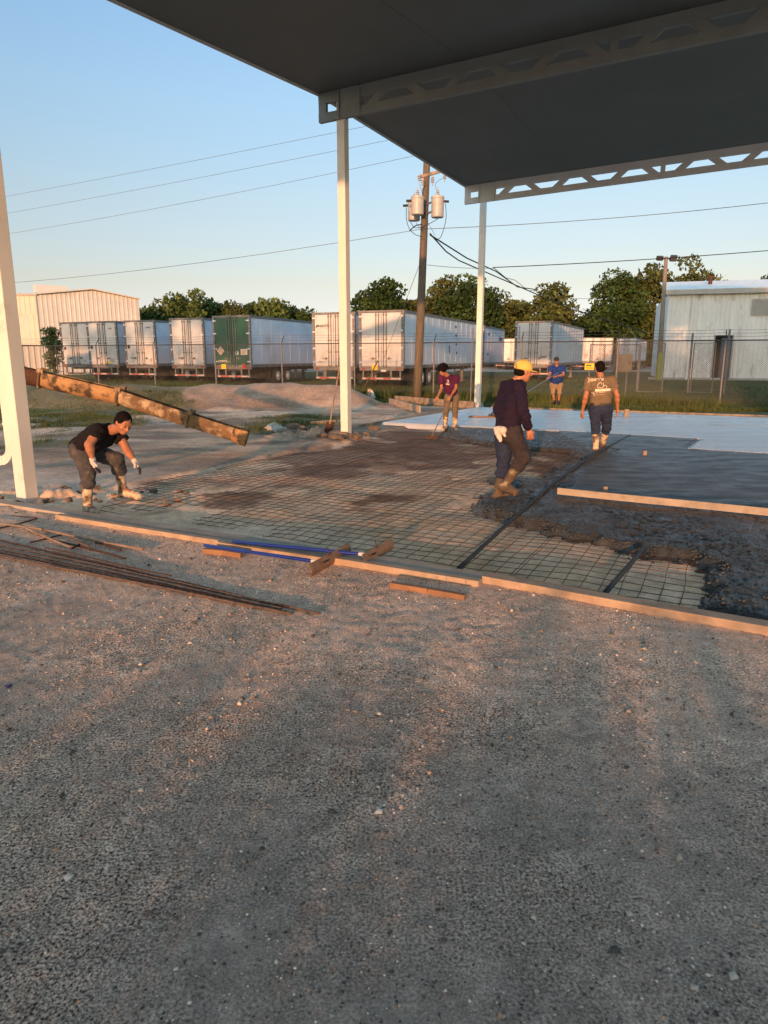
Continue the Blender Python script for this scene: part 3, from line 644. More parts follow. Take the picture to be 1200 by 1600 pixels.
# ------------------------------------------------------------------ chain-link fences
def chain_panel(mb, a, b, zt, cell=.075, w_=.0028):
    d = b - a; L = d.length; d = d.normalized(); nrm = d.cross(UP)
    H = zt; 
    def line(s0, z0, s1, z1, off):
        p = a + d * s0 + UP * z0 + nrm * off; q = a + d * s1 + UP * z1 + nrm * off; sd_ = (q - p).normalized().cross(nrm) * w_
        mb.add([p - sd_, p + sd_, q + sd_, q - sd_], [(0, 1, 2, 3)])
    k = -H
    while k < L:
        for sg in (1, -1):
            s0, s1 = max(k, 0), min(k + H, L)
            if s1 > s0:
                z0, z1 = s0 - k, s1 - k
                if sg < 0: z0, z1 = H - z0, H - z1
                line(s0, z0 + .03, s1, z1 + .03, .004 * sg)
        k += cell
def fence(pts, zt, spacing, label, grp=None, arms=True, cell=.075, postm='galv', r=.032, skip=(), armside=-1):
    f = thing('chain_link_fence', label, 'fence', (pts[0].x, pts[0].y, 0), 0, grp)
    fab = MB(); rail = MB(); barb = MB()
    for a, b in zip(pts[:-1], pts[1:]):
        d = (b - a); L = d.length; d = d.normalized(); nrm = Vector((d.y, -d.x, 0)) * armside
        chain_panel(fab, a, b, zt - .05, cell); rail.tube([a + UP * zt, b + UP * zt], .024, 6)
        n = max(1, round(L / spacing))
        for i in range(n + 1 if b is pts[-1] else n):
            c = a + d * (L * i / n)
            mb = MB(); mb.tube([c - UP * .1, c + UP * (zt + .03)], r, 8); pst = mb.build('post', M[postm], f)
            if arms:
                mb = MB(); mb.tube([c + UP * (zt + .02), c + nrm * .26 + UP * (zt + .36)], .018, 5); o_ = mb.build('arm', M['dark'], f)
        if arms:
            for q in (.35, .68, 1.0):
                n2 = int(L / .8); barb.tube([a + nrm * .26 * q + UP * (zt + .02 + .34 * q) + d * (L * j / n2) - UP * .015 * math.sin(j * 2.1) for j in range(n2 + 1)], .005, 4, False)
    ff = fab.build('chain_link', M['galv_dark'], f); rail.build('top_rail', M['galv_dark'], f)
    if arms: barb.build('barbed_wire', M['galv_dark'], f)
    return f
FA = Vector((-21.0, 38.6, 0)); FB = Vector((11.9, 25.0, 0)); FC = Vector((19, 22.1, 0))
fence([FA, FB, FC], 2.25, 3.4, 'long grey chain-link fence with barbed wire arms running in front of the white trailers')

# ------------------------------------------------------------------ buildings
def siding(mb, a, b, zb, zt0, zt1, pitch, rd, nrm, z_fn=None):
    """ribbed metal wall sheet from a to b with an eave height that may vary; nrm is the outward side"""
    d = b - a; L = d.length; d = d.normalized(); n = int(L / pitch); vs = []; fs = []
    prof = [(0, 0), (.62, 0), (.70, 1), (.92, 1)]
    cols = []
    for i in range(n):
        for (u, o_) in prof: cols.append(((i + u) * pitch, o_ * rd))
    cols.append((L, 0))
    for s, o_ in cols:
        zt = z_fn(s / L) if z_fn else zt0 + (zt1 - zt0) * s / L; p = a + d * s + nrm * o_
        vs += [p + UP * zb, p + UP * zt]
    for i in range(len(cols) - 1): fs.append((2 * i, 2 * i + 2, 2 * i + 3, 2 * i + 1))
    mb.add(vs, fs)
# warehouse at left
WA = D(62, 500, 68); WB = D(219, 500, 74); WA.z = WB.z = 0
wd_ = (WB - WA).normalized(); wn = Vector((wd_.y, -wd_.x, 0)); back = -wn
bw = thing('warehouse', 'cream ribbed metal warehouse with low gable and roll-up door at far left', 'warehouse', WA)
EV = 7.35; RG = 8.05
zf = lambda t: EV + (RG - EV) * (1 - abs(t - .52) / .52) * 1.0
mb = MB(); siding(mb, WA, WB, 0, 0, 0, .42, .035, wn, zf)
FL = 9.5
WC = WA - wd_ * .001 + back * 22; WX = WA + (-wd_ * 1.0)
mb.add([WB, WB + back * 22, WB + back * 22 + UP * zf(1), WB + UP * zf(1)], [(0, 1, 2, 3)])
mb.build('gable_wall', M['bldg'], bw)
fdir = Vector((-.95, -.30, 0)).normalized()         # side with the roll door, running to the left
WF = WA + fdir * 9.5; fn = Vector((fdir.y, -fdir.x, 0)); fn = fn if fn.y < 0 else -fn
mb = MB(); siding(mb, WF, WA, 5.6, EV, EV, .42, .03, fn); siding(mb, WA + fdir * .9, WA, 0, 5.6, 5.6, .42, .03, fn); siding(mb, WF, WA + fdir * 7.9, 0, 5.6, 5.6, .42, .03, fn); mb.build('front_wall', M['bldg_cream'], bw)
mb = MB()
for k in range(28): 
    z = .02 + .2 * k; mb.obox(WA + fdir * 4.4 + fn * -.06 + UP * (z + .1), fdir * 3.48, fn * .02, UP * .092)
mb.build('roll_door', M['bldg_cream'], bw)
mb = MB(); mb.bar(WA + fn * .1 + UP * (EV + .02), WF + fn * .1 + UP * (EV + .02), .16, .16); mb.build('gutter', M['trim'], bw)
mb = MB(); mb.tube([WA + fn * .09 + fdir * .12 + UP * .1, WA + fn * .09 + fdir * .12 + UP * EV], .05, 6); mb.build('downspout', M['trim'], bw)
rdg = WA + wd_ * ((WB - WA).length * .52)
mb = MB()
for (p, q, z0, z1) in ((WA, rdg, EV, RG), (rdg, WB, RG, EV)):
    p0 = p + UP * (z0 + .06) + wn * .35; q0 = q + UP * (z1 + .06) + wn * .35
    mb.add([p0, q0, q0 + back * 23, p0 + back * 23, p0 + UP * .12, q0 + UP * .12, q0 + back * 23 + UP * .12, p0 + back * 23 + UP * .12], [(0, 1, 2, 3), (7, 6, 5, 4), (0, 4, 5, 1), (1, 5, 6, 2), (3, 2, 6, 7), (0, 3, 7, 4)])
rf = mb.build('roof', M['bldg'], bw)
v0 = rdg + back * 6 - wd_ * 2.2 + UP * (RG + .1)
mb = MB(); mb.obox(v0 + UP * .25, wd_ * 1.5, back * .5, UP * .38); mb.build('ridge_vent', M['bldg'], rf)
mb = MB(); mb.obox(rdg + back * 7 + wd_ * 3.5 + UP * (RG - .2), wd_ * .35, back * .35, UP * .3); mb.build('roof_fan', M['trim'], rf)
# white shed at right
SA = D(1037, 560, 54); SB = D(1360, 560, 50); SA.z = SB.z = 0
sdv = (SB - SA).normalized(); sn = Vector((sdv.y, -sdv.x, 0)); sb = -sn; sh = thing('metal_shed', 'white weathered metal shed with low roof and dark open doorway at right', 'shed', SA)
EVS = 6.25; DX0 = (D(1114, 560, 53) - SA).dot(sdv); DX1 = (D(1141, 560, 52.8) - SA).dot(sdv)
mb = MB()
siding(mb, SA, SA + sdv * DX0, 0, EVS, EVS, .31, .035, sn); siding(mb, SA + sdv * DX0, SA + sdv * DX1, 3.25, EVS, EVS, .31, .035, sn); siding(mb, SA + sdv * DX1, SB, 0, EVS, EVS, .31, .035, sn)
mb.add([SA + sb * 14, SA, SA + UP * EVS, SA + sb * 14 + UP * EVS], [(0, 1, 2, 3)])
mb.build('wall', M['bldg_old'], sh)
mb = MB(); mb.bar(SA + sn * .35 - sdv * .3 + UP * (EVS + .08), SB + sn * .35 + UP * (EVS + .08), .3, .34); mb.build('eave_trim', M['trim'], sh)
mb = MB(); q = [SA + sn * .45 - sdv * .3 + UP * (EVS + .27), SB + sn * .45 + UP * (EVS + .27), SB + sb * 7 + UP * (EVS + 1.5), SA + sb * 7 - sdv * .3 + UP * (EVS + 1.5)]
mb.add(q + [p - UP * .08 for p in q], [(0, 1, 2, 3), (7, 6, 5, 4), (0, 4, 5, 1), (1, 5, 6, 2), (2, 6, 7, 3), (3, 7, 4, 0)]); rf = mb.build('roof', M['bldg_old'], sh)
mb = MB(); c = SA + sb * 3.6 + sdv * ((D(1105, 450, 58) - SA).dot(sdv)) + UP * (EVS + .85); mb.tube([c, c + UP * .5], .16, 8); mb.tube([c + UP * .5, c + UP * .7], .26, 8); mb.build('roof_vent', M['rust'], rf)
dn = thing; 
mb = MB(); cx = SA + sdv * ((DX0 + DX1) / 2); mb.obox(cx + sb * 1.6 + UP * 1.62, sdv * ((DX1 - DX0) / 2 + .4), sb * .02, UP * 1.62); mb.build('doorway', M['dark'], sh)  # dark sheet set inside the opening stands for the interior shade
for s_ in (DX0 - .04, DX1 + .04):
    mb = MB(); mb.obox(SA + sdv * s_ + sn * .03 + UP * 1.65, sdv * .05, sn * .04, UP * 1.65); mb.build('door_frame', M['trim'], sh)
mb = MB(); mb.obox(SA + sdv * (DX1 - .42) + sn * .25 + UP * 1.55, (sdv * .3 + sn * .30), sn * .03, UP * 1.5); mb.build('door', mat('shed_door', (.10, .13, .17), .6), sh)
mb = MB(); s_ = (D(1081, 500, 53.4) - SA).dot(sdv); mb.obox(SA + sdv * s_ + sn * .09 + UP * 3.1, sdv * .09, sn * .05, UP * 3.1); mb.build('downspout', M['bldg_old'], sh)
mb = MB(); s0 = (D(1175, 484, 52.4) - SA).dot(sdv)
for k in range(9): mb.obox(SA + sdv * (s0 + 1.4) + sn * .08 + UP * (4.75 + k * .105), sdv * 1.3, sn * .02 + UP * .02, UP * .035)
mb.obox(SA + sdv * s0 + sn * .08 + UP * 5.17, sdv * .06, sn * .05, UP * .58); mb.obox(SA + sdv * (s0 + 2.8) + sn * .08 + UP * 5.17, sdv * .06, sn * .05, UP * .58)
mb.obox(SA + sdv * (s0 + 1.4) + sn * .08 + UP * 5.72, sdv * 1.34, sn * .05, UP * .05); mb.obox(SA + sdv * (s0 + 1.4) + sn * .08 + UP * 4.64, sdv * 1.34, sn * .05, UP * .05)
mb.build('louvre', M['trim'], sh)
mb = MB(); mb.obox(SA + sdv * 8 + UP * .05 + sn * .05, sdv * 9, sn * .08, UP * .12); mb.build('footing', M['trim'], sh)
# corrugated privacy fence and ladder at left
fp = thing('corrugated_fence', 'low pale corrugated metal fence in front of the warehouse', 'fence', D(30, 560, 46).xy.to_3d())
ca, cb = D(-10, 560, 45), D(92, 560, 47); ca.z = cb.z = 0; cnm = Vector(((cb - ca).y, -(cb - ca).x, 0)).normalized()
mb = MB(); siding(mb, ca, cb, .05, 2.35, 2.35, .34, .05, cnm); mb.build('panel', M['bldg'], fp)
mb = MB(); mb.bar(ca + UP * 2.42 + cnm * .06, cb + UP * 2.42 + cnm * .06, .05, .06); mb.build('top_rail', M['galv_dark'], fp)
lad = thing('ladder', 'dark upright ladder standing at the left end of the trailers', 'ladder', D(90, 560, 42).xy.to_3d())
l0 = D(88.5, 560, 42); l1 = D(97, 560, 42); l0.z = l1.z = 0
for l_ in (l0, l1):
    mb = MB(); mb.bar(l_, l_ + UP * 2.5, .04, .06, Vector((0, 1, 0))); mb.build('rail', M['galv_dark'], lad)
for k in range(8):
    mb = MB(); mb.tube([l0 + UP * (.25 + .3 * k), l1 + UP * (.25 + .3 * k)], .018, 6); mb.build('rung', M['galv_dark'], lad)

# ------------------------------------------------------------------ yard gates, meter box, sign behind the fence at right
gt = thing('yard_gate', 'grey chain-link yard gate frame standing in front of the white shed', 'gate', D(1082, 560, 33).xy.to_3d())
def gatepanel(pa, pb, h, nm='gate_frame'):
    mb = MB(); mb.tube([pa + UP * .08, pa + UP * h, pb + UP * h, pb + UP * .08, pa + UP * .08], .028, 8); mb.build(nm, M['galv'], gt)
    mb = MB(); chain_panel(mb, pa, pb, h, .08); mb.build('chain_link', M['galv_dark'], gt)
g_ = lambda px, Y: Vector((D(px, 560, Y).x, Y, 0))
gatepanel(g_(1083, 33), g_(1117, 32.5), 2.3)
gatepanel(g_(1000, 33.6), g_(1038, 33.4), 2.3); 
for px, Y, h in ((1079, 33, 2.75), (1136, 32.3, 2.9)):
    mb = MB(); mb.tube([g_(px, Y) - UP * .1, g_(px, Y) + UP * h], .05, 8); mb.build('gate_post', M['galv'], gt)
f2 = fence([g_(922, 33.8), g_(944, 34.2), g_(998, 33.8)], 2.25, 1.8, 'short second chain-link fence run behind the man in the brown shirt', arms=False, cell=.085)
mx = thing('meter_box', 'grey electric meter cabinet on two thin posts behind the chain-link fence', 'meter box', g_(973, 27.2))
mb = MB(); c = g_(973.5, 27.2) + UP * 1.45; mb.obox(c, Vector((.33, -.05, 0)), Vector((.02, .12, 0)), UP * .33); cb_ = mb.build('cabinet', M['cabinet'], mx, bevel=.015)
mb = MB(); mb.obox(c - Vector((0, .135, 0)), Vector((.28, -.043, 0)), Vector((0, .008, 0)), UP * .28); dd = mb.build('cabinet_door', M['cabinet'], cb_)
mb = MB(); mb.obox(c + Vector((.2, -.17, 0)), Vector((.015, 0, 0)), Vector((0, .015, 0)), UP * .05); mb.build('latch', M['dark'], cb_)
for px in (965.5, 981):
    mb = MB(); mb.tube([g_(px, 27.3) - UP * .1, g_(px, 27.3) + UP * (2.3 if px < 970 else 1.5)], .03, 6); mb.build('post', M['galv'], mx)
sg = thing('yellow_sign', 'small yellow sign with dark markings wired to the fence left of the brown-shirted man', 'sign', g_(922, 26.6))
# placed on the mesh of the long fence
def fence_at(px):
    r = ray(px, 560); a, b = FA, FB; d = b - a
    t = (a.x * d.y - a.y * d.x) / (r.x * d.y - r.y * d.x); p = Vector((r.x * t, r.y * t, 0)); return p
fpt = fence_at(922); fd = (FB - FA).normalized(); fnn = Vector((fd.y, -fd.x, 0))
sg.location = fpt
mb = MB(); mb.obox(fpt + fnn * .03 + UP * 1.33, fd * .17, fnn * .004, UP * .12); mb.build('plate', M['yellow'], sg)
rotm = Matrix((fd, UP, fnn)).transposed()
mb = MB(); mb.obox(fpt + fnn * .036 + UP * 1.37 - fd * .03, fd * .10, fnn * .002, UP * .022); mb.build('sign_marking', M['ink'], sg)
mb = MB(); mb.obox(fpt + fnn * .036 + UP * 1.28, fd * .13, fnn * .002, UP * .012); mb.build('sign_marking', M['ink'], sg)
for dx in (-.9, .6):
    pass

# ------------------------------------------------------------------ utility pole with transformers and its wires
PB = Vector((D(652, 615, 28.5).x, 28.5, 0)); PTOP = D(668.5, 236, 28.5); PTOP.z = 10.3; PTOP.x = D(669, 240, 28.5).x
up_ = thing('utility_pole', 'tall brown wooden utility pole carrying three grey transformers', 'utility pole', PB)
def on_pole(z): return PB + (PTOP - PB) * (z / PTOP.z)
mb = MB(); mb.tube([on_pole(-.3 if k == 0 else PTOP.z * k / 8) for k in range(9)], [.175 - .007 * k for k in range(9)], 16); mb.build('pole', M['pole_wood'], up_, smooth=True)
def pz(py): return D(660, py, 28.5).z
zc = pz(272)
mb = MB(); mb.bar(D(653, 277.5, 28.4), D(708, 262, 28.4), .09, .1); ca_ = mb.build('crossarm', M['wood_old'], up_)
for px, py in ((661, 283), (676, 279), (695, 273), (656, 276)):
    mb = MB(); a = D(px, py - 5, 28.2)
    mb.tube([a, a - UP * .1], .03, 6); 
    for k in range(3): mb.tube([a - UP * (.08 + .07 * k), a - UP * (.11 + .07 * k)], [.075, .05], 10)
    mb.tube([a - UP * .05, a - UP * .36], .022, 6); mb.build('insulator', M['porcelain'], ca_)
def transformer(px, pt, pb, Y):
    a = D(px, pt, Y); b = D(px, pb, Y); r = .235; h = a.z - b.z
    mb = MB(); c = Vector((a.x, Y, b.z)); mb.tube([c, c + UP * .03, c + UP * (h - .12), c + UP * (h - .10), c + UP * (h - .03), c + UP * h], [r * .93, r, r, r * 1.06, r * 1.06, r * .6], 20); tr = mb.build('transformer', M['porcelain'], up_)
    mb = MB(); t = c + UP * h; mb.tube([t, t + UP * .06], .06, 8)
    for k in range(3): mb.tube([t + UP * (.05 + .06 * k), t + UP * (.09 + .06 * k)], [.075 - .012 * k, .05 - .01 * k], 10)
    mb.tube([t, t + UP * .32], .018, 6); mb.build('bushing', M['porcelain'], tr)
    s = 1 if px > 665 else -1
    mb = MB(); mb.tube([c + Vector((s * .22, 0, h * .75)), c + Vector((s * .42, -.03, h * .73))], .045, 8); mb.build('lug', M['dark'], tr)
    mb = MB(); pc = on_pole(c.z + h * .5)
    for zz in (.28, .72): mb.tube([c + UP * h * zz - Vector((s * r * .9, 0, 0)), Vector((pc.x, pc.y - .05, c.z + h * (zz - .06)))], .035, 6)
    mb.build('bracket', M['galv'], tr); return c
transformer(684, 306, 340, 28.1); transformer(652.5, 306, 336, 27.95); transformer(647, 313, 345, 28.7)
def cable(name, pts, r, m, parent=None, sag=0, label=None):
    mb = MB()
    out = []
    for a, b in zip(pts[:-1], pts[1:]):
        n = 14
        for i in range(n + (b is pts[-1])):
            t = i / n; out.append(a.lerp(b, t) - UP * sag * 4 * t * (1 - t))
    mb.tube(out, r, 5); o = mb.build(name, m, parent)
    if parent is None: tag(o, label, 'cable', 'overhead wires')
    return o
def loopc(pxs, Y=28.0, r=.012):
    pts = [D(a, b, Y) for a, b in pxs]; out = []
    for i in range(len(pts) - 1):
        p0, p1, p2, p3 = pts[max(i - 1, 0)], pts[i], pts[i + 1], pts[min(i + 2, len(pts) - 1)]
        for k in range(6):
            t = k / 6; out.append(.5 * ((2 * p1) + (p2 - p0) * t + (2 * p0 - 5 * p1 + 4 * p2 - p3) * t * t + (-p0 + 3 * p1 - 3 * p2 + p3) * t ** 3))
    out.append(pts[-1]); mb = MB(); mb.tube(out, r, 5); mb.build('drop_wire', M['wire'], up_)
loopc([(635, 324), (635, 342), (640, 358), (650, 367), (661, 370)]); loopc([(641, 346), (646, 354), (652, 356), (668, 351), (684, 342)]); loopc([(696, 318), (697, 340), (692, 362), (686, 373), (676, 371)])
loopc([(652, 316), (658, 328), (662, 334)]); loopc([(682, 298), (681, 286), (694, 277)], r=.007); loopc([(656, 288), (658, 296), (660, 304)], r=.007); loopc([(650, 348), (656, 356), (661, 358)], r=.008); loopc([(664, 340), (672, 354), (680, 368)], r=.007)
loopc([(640, 361), (645, 356), (651, 352), (660, 351)], r=.022)
# crossing lines
def wire(px0, py0, Y0, px1, py1, Y1, r, m, label, sag=.3):
    a, b = D(px0, py0, Y0), D(px1, py1, Y1); cable('overhead_wire', [a, b], r, m, sag=sag, label=label)
ZW = 28.3
wire(-260, 352, 60, 700, 171, ZW, .008, M['wire_far'], 'topmost thin wire crossing the left sky', .2)
wire(-260, 376, 60, 700, 200, ZW, .008, M['wire_far'], 'middle one of the three upper wires crossing the left sky', .25)
wire(-260, 398, 60, 664, 240, ZW, .008, M['wire_far'], 'lowest of the three upper wires crossing the left sky', .5)
wire(-260, 447, 60, 659, 358, ZW, .010, M['wire_far'], 'lone wire low over the trailers running left from the transformers', .8)
wire(661, 358, 28.4, 1420, 288, 30, .012, M['wire_far'], 'thin wire running right from the transformers across the open sky', .25)
wire(668, 414, 28.4, 772, 419, 34, .010, M['wire_far'], 'short slack wire from the utility pole to the right column', .05)
wire(770, 418, 34, 1500, 362, 38, .020, M['wire'], 'dark cable running right over the trees towards the white shed', .2)
for lb, (a, b, c) in (('thick dark service cable dropping right from the utility pole', ((672, 365), (717, 407), (1010, 520))), ('thinner slack service cable beside the thick one', ((672, 367), (775, 424), (835, 452))), ('slack drop cable hanging over the tree right of the column', ((772, 419), (805, 438), (842, 452)))):
    pa, pb, pc = D(*a, 28.4), D(*b, 36), D(*c, 50 if c[0] > 900 else 48)
    cable('overhead_wire', [pa, pa.lerp(pb, .5) - UP * .12, pb, pb.lerp(pc, .5) - UP * .3, pc], .03 if 'thick ' in lb else .014, M['wire'], label=lb)
wire(859, 465, 110, 935, 466, 112, .03, M['wire_far'], 'faint wire in the sky gap between two dark trees', .1)
mb = MB(); mb.tube([on_pole(pz(413)) - Vector((.12, 0, 0)), D(600, 560, 33)], .010, 5); mb.build('guy_wire', M['wire_far'], up_)
lp = thing('light_pole', 'slender concrete light pole with two floodlights rising beside the white shed', 'light pole', D(1029, 575, 52).xy.to_3d())
a = Vector((D(1030, 575, 52).x, 52, 0)); b = D(1041, 401, 52); mb = MB(); mb.tube([a, a.lerp(b, .5), b], [.2, .16, .12], 12); mb.build('pole', mat('pole_concrete', (.26, .22, .17), .85, (.2, .17, .13), 2), lp, smooth=True)
mb = MB(); mb.tube([b - UP * .15 - Vector((.45, 0, 0)), b - UP * .15 + Vector((.45, 0, 0))], .04, 6); mb.build('bracket', M['galv_dark'], lp)
for s in (-1, 1):
    mb = MB(); c = b - UP * .12 + Vector((s * .48, -.1, 0)); mb.obox(c, Vector((.22, 0, 0)), Vector((0, .13, .05)), Vector((0, -.05, .14)) if s < 0 else Vector((.05, 0, .20))); mb.build('floodlight', M['dark'], lp, bevel=.03)
mb = MB(); mb.tube([a, a + UP * 2.0], .215, 12); mb.build('pole_guard', mat('yellow_green_paint', (.30, .32, .08), .7), lp)

# ------------------------------------------------------------------ trees
def crown_mesh(name, seed, W, H, dens, leaf, mats, shape='oak', clump=1.1):
    r = np.random.default_rng(seed); cs = []
    n = int(dens)
    while len(cs) < n:
        p = r.uniform(-1, 1, 3); q = np.array([p[0], p[1], p[2]])
        if shape == 'cone':
            t = (q[2] + 1) / 2; 
            if np.hypot(q[0], q[1]) > (1 - t) * .9 + .06: continue
        elif np.linalg.norm(q) > 1 or (np.linalg.norm(q) < .45 and r.random() < .6): continue
        cs.append(q * np.array([W / 2, W / 2, H / 2]))
    V = []; tint = []; mi = []
    for c in cs:
        rad = clump * r.uniform(.55, 1.35); k = int(95 * (rad / clump) ** 2)
        d = r.normal(size=(k, 3)); d /= np.linalg.norm(d, axis=1)[:, None]; rr_ = rad * r.uniform(.35, 1.0, k) ** .6
        pts = c + d * rr_[:, None] * np.array([1.15, 1.15, .75])
        # leaf clusters: bent quads facing random directions
        u = r.normal(size=(k, 3)); u /= np.linalg.norm(u, axis=1)[:, None]; v = np.cross(u, r.normal(size=(k, 3))); v /= np.linalg.norm(v, axis=1)[:, None]
        s = leaf * r.uniform(.5, 1.3, k)[:, None]
        V.append(np.stack([pts - u * s, pts - v * s * .55, pts + u * s, pts + v * s * .55], 1))
        base = r.uniform(.65, 1.35); tint.append(np.repeat((base * r.uniform(.7, 1.35, k))[:, None], 4, 1))
    V = np.concatenate(V).reshape(-1, 3); t = np.concatenate(tint).reshape(-1)
    return V, np.arange(len(V)).reshape(-1, 4), np.stack([t, t, t * .9], 1), cs
def leafmat(name, c1, c2):
    m = mat(name, c1, .75, c2, .4, attr='tint', spec=.15); N, L = nodes(m); b = N['Principled BSDF']
    return m
LM = {'dark': leafmat('leaves_dark', (.024, .050, .014), (.042, .072, .022)), 'olive': leafmat('leaves_olive', (.045, .065, .020), (.075, .088, .028)), 'light': leafmat('leaves_light', (.055, .095, .028), (.085, .115, .036))}
def tree(label, x, y, W, top, base, seed, leafm='dark', dens=34, leaf=.30, shape='oak', clump=1.25, grp='trees behind the parked trailers', name='oak_tree', cat='tree', trunk=None):
    t = thing(name, label, cat, (x, y, 0), 0, grp); H = top - base
    V, F, T, cs = crown_mesh('crown', seed, W, H, dens, leaf, None, shape, clump); V[:, 2] += base + H / 2
    npmesh('crown', V, F, LM[leafm], t, False, {'tint': T})
    mb = MB(); tr = trunk or max(.14, W * .028); z1 = base + H * .35; rj = random.Random(seed)
    mb.tube([(0, 0, -.1), (tr * .3, 0, z1 * .5), (-tr * .2, tr * .3, z1), (0, 0, base + H * .7)], [tr, tr * .8, tr * .6, tr * .2], 8)
    for c in cs[::3]:
        e = Vector(c) + UP * (base + H / 2); s_ = Vector((0, 0, min(e.z * .75, z1 * rj.uniform(.6, 1.1)))); mb.tube([s_, s_.lerp(e, .5) + UP * .3, e], [tr * .35, tr * .2, tr * .07], 5)
    mb.build('trunk', M['bark'], t, world=False); return t
def tpx(px, ytop, Y, wpx, basez, seed, label, **k):
    top = D(px, ytop, Y).z; x = D(px, 500, Y).x; W = wpx / 1115 * Y
    return tree(label, x, Y, W, top, basez, seed, **k)
GL = 'tree line behind the left trailers'; GR = 'oaks behind the right trailers'
tl = [(228, 476, 92, 42, 'dark'), (258, 468, 96, 44, 'olive'), (284, 464, 90, 40, 'light'), (338, 462, 94, 52, 'dark'), (372, 474, 92, 44, 'olive'), (400, 480, 96, 40, 'dark'), (428, 469, 90, 38, 'light'), (452, 478, 94, 40, 'olive'), (476, 486, 92, 34, 'dark')]
tlab = ['dark tree next to the right end of the warehouse gable', 'olive tree second from the warehouse in the left tree line', 'pale green tree just left of the pointed one', 'broad dark tree directly right of the pointed tree', 'low olive tree above the left part of the green-doored trailer', 'lowest dark tree in the dip above the green-doored trailer', 'pale tree forming a small peak above the pale blue trailer side', 'olive tree sloping down towards the lettered trailer', 'last low dark tree beside the lettered trailer']
for i, (px, yt, Y, wp, lm) in enumerate(tl): tpx(px, yt, Y, wp, 1.0, 300 + i, tlab[i], leafm=lm, dens=64, leaf=.27, clump=1.05, grp=GL)
tpx(308, 445, 88, 30, 2, 320, 'pointed conifer-like tree rising highest in the left tree line', leafm='light', dens=40, leaf=.22, clump=.75, shape='cone', grp=GL, name='pointed_tree')
tr = [(573, 456, 124, 60, 'dark', 'round dark tree immediately right of the middle column'), (604, 441, 122, 66, 'dark', 'tall rounded dark tree left of the utility pole'), (645, 462, 124, 44, 'olive', 'small olive tree directly behind the utility pole'), (694, 437, 120, 62, 'olive', 'olive tree right of the utility pole'), (735, 430, 116, 78, 'dark', 'tallest tree behind the right column'), (775, 455, 120, 60, 'olive', 'olive tree right of the right column'), (812, 470, 124, 46, 'light', 'low pale tree above the yellow cap'), (862, 445, 114, 62, 'olive', 'loose brownish tree above the lone tall trailer'), (914, 482, 124, 60, 'dark', 'low dark tree in the dip left of the big oak'), (965, 424, 112, 74, 'dark', 'left half of the big oak group by the light pole, dense and dark'), (1012, 412, 114, 76, 'olive', 'central tall oak just left of the light pole'), (1078, 408, 112, 84, 'olive', 'open airy oak right of the light pole, above the shed'), (1142, 446, 124, 46, 'dark', 'small tree peeking over the shed roof'), (1192, 436, 120, 50, 'dark', 'dark tree over the shed roof at the right edge')]
for i, (px, yt, Y, wp, lm, lb) in enumerate(tr): tpx(px, yt, Y, wp, 1.2 if i not in (11,) else 3.5, 340 + i, lb, leafm=lm, dens=(95 if wp > 65 else 70) if i != 11 else 50, leaf=.34, clump=1.5, grp=GR)
for i, (px, yt, Y, wp) in enumerate([(560, 500, 132, 90), (640, 495, 134, 90), (730, 492, 132, 90), (800, 495, 134, 80), (880, 500, 132, 90), (950, 492, 134, 90), (1020, 492, 132, 80)]):
    tpx(px, yt, Y, wp, .2, 370 + i, ['dark undergrowth tree low behind the middle column', 'dark undergrowth tree low behind the utility pole', 'dark undergrowth tree low behind the right column', 'dark undergrowth tree low behind the yellow cap', 'dark undergrowth tree low right of the lone trailer', 'dark undergrowth tree low behind the three far trailers', 'dark undergrowth tree low at the foot of the light pole'][i], leafm='dark', dens=80, leaf=.42, clump=1.9, grp='dark undergrowth beneath the oaks', name='undergrowth_tree')
sh2 = tpx(77, 506, 44, 20, .6, 391, 'small leafy shrub tree by the warehouse corner', leafm='light', dens=30, leaf=.08, clump=.30, grp='shrub', name='shrub'); del sh2['group']
# unseen trees added behind the camera, crowns placed to throw evening shade
for i, (x, y, W_, tp, bs) in enumerate([(-36, -20, 9, 15, 8.9), (-29.5, -22, 8, 14, 8.6), (-23.5, -19, 8, 14.5, 8.7), (3.5, -26, 11, 16, 3.2), (12.5, -25, 12, 17, 2.5)]):
    tree(['leftmost tall bare-stemmed pine behind the photographer', 'middle tall bare-stemmed pine behind the photographer', 'rightmost tall bare-stemmed pine behind the photographer', 'full-crowned tree nearest to the pines behind the photographer', 'widest full-crowned tree behind the photographer, farthest right'][i], x, y, W_, tp, bs, 400 + i, 'dark', 20 if i < 3 else 110, .3 if i < 3 else .42, grp='tall trees behind the photographer', name='pine_tree', trunk=.2)

r_h = np.random.default_rng(77); nh = 42000; hx = r_h.uniform(-16, 7, nh); hy = -6.5 + r_h.normal(0, .28, nh); top_h = .84 + .22 * fbm(hx, hx * 0, .25, 3, 601) + .13 * r_h.normal(size=nh)  # leaf row added out of view, its height shaped to shade the foreground
hz = top_h * (1 - r_h.random(nh) ** 1.6 * 1.0); u_h = r_h.normal(size=(nh, 3)); u_h /= np.linalg.norm(u_h, axis=1)[:, None]; v_h = np.cross(u_h, r_h.normal(size=(nh, 3))); v_h /= np.linalg.norm(v_h, axis=1)[:, None]; c_h = np.stack([hx, hy, np.clip(hz, .03, 9)], 1)
Vh = np.stack([c_h - u_h * .06, c_h - v_h * .035, c_h + u_h * .06, c_h + v_h * .035], 1).reshape(-1, 3); th = np.repeat(r_h.uniform(.7, 1.3, nh), 4)
o = npmesh('hedge', Vh, np.arange(4 * nh).reshape(-1, 4), LM['dark'], None, False, {'tint': np.stack([th, th, th], 1)}); tag(o, 'low ragged hedge behind the photographer that shades the foreground gravel', 'hedge')

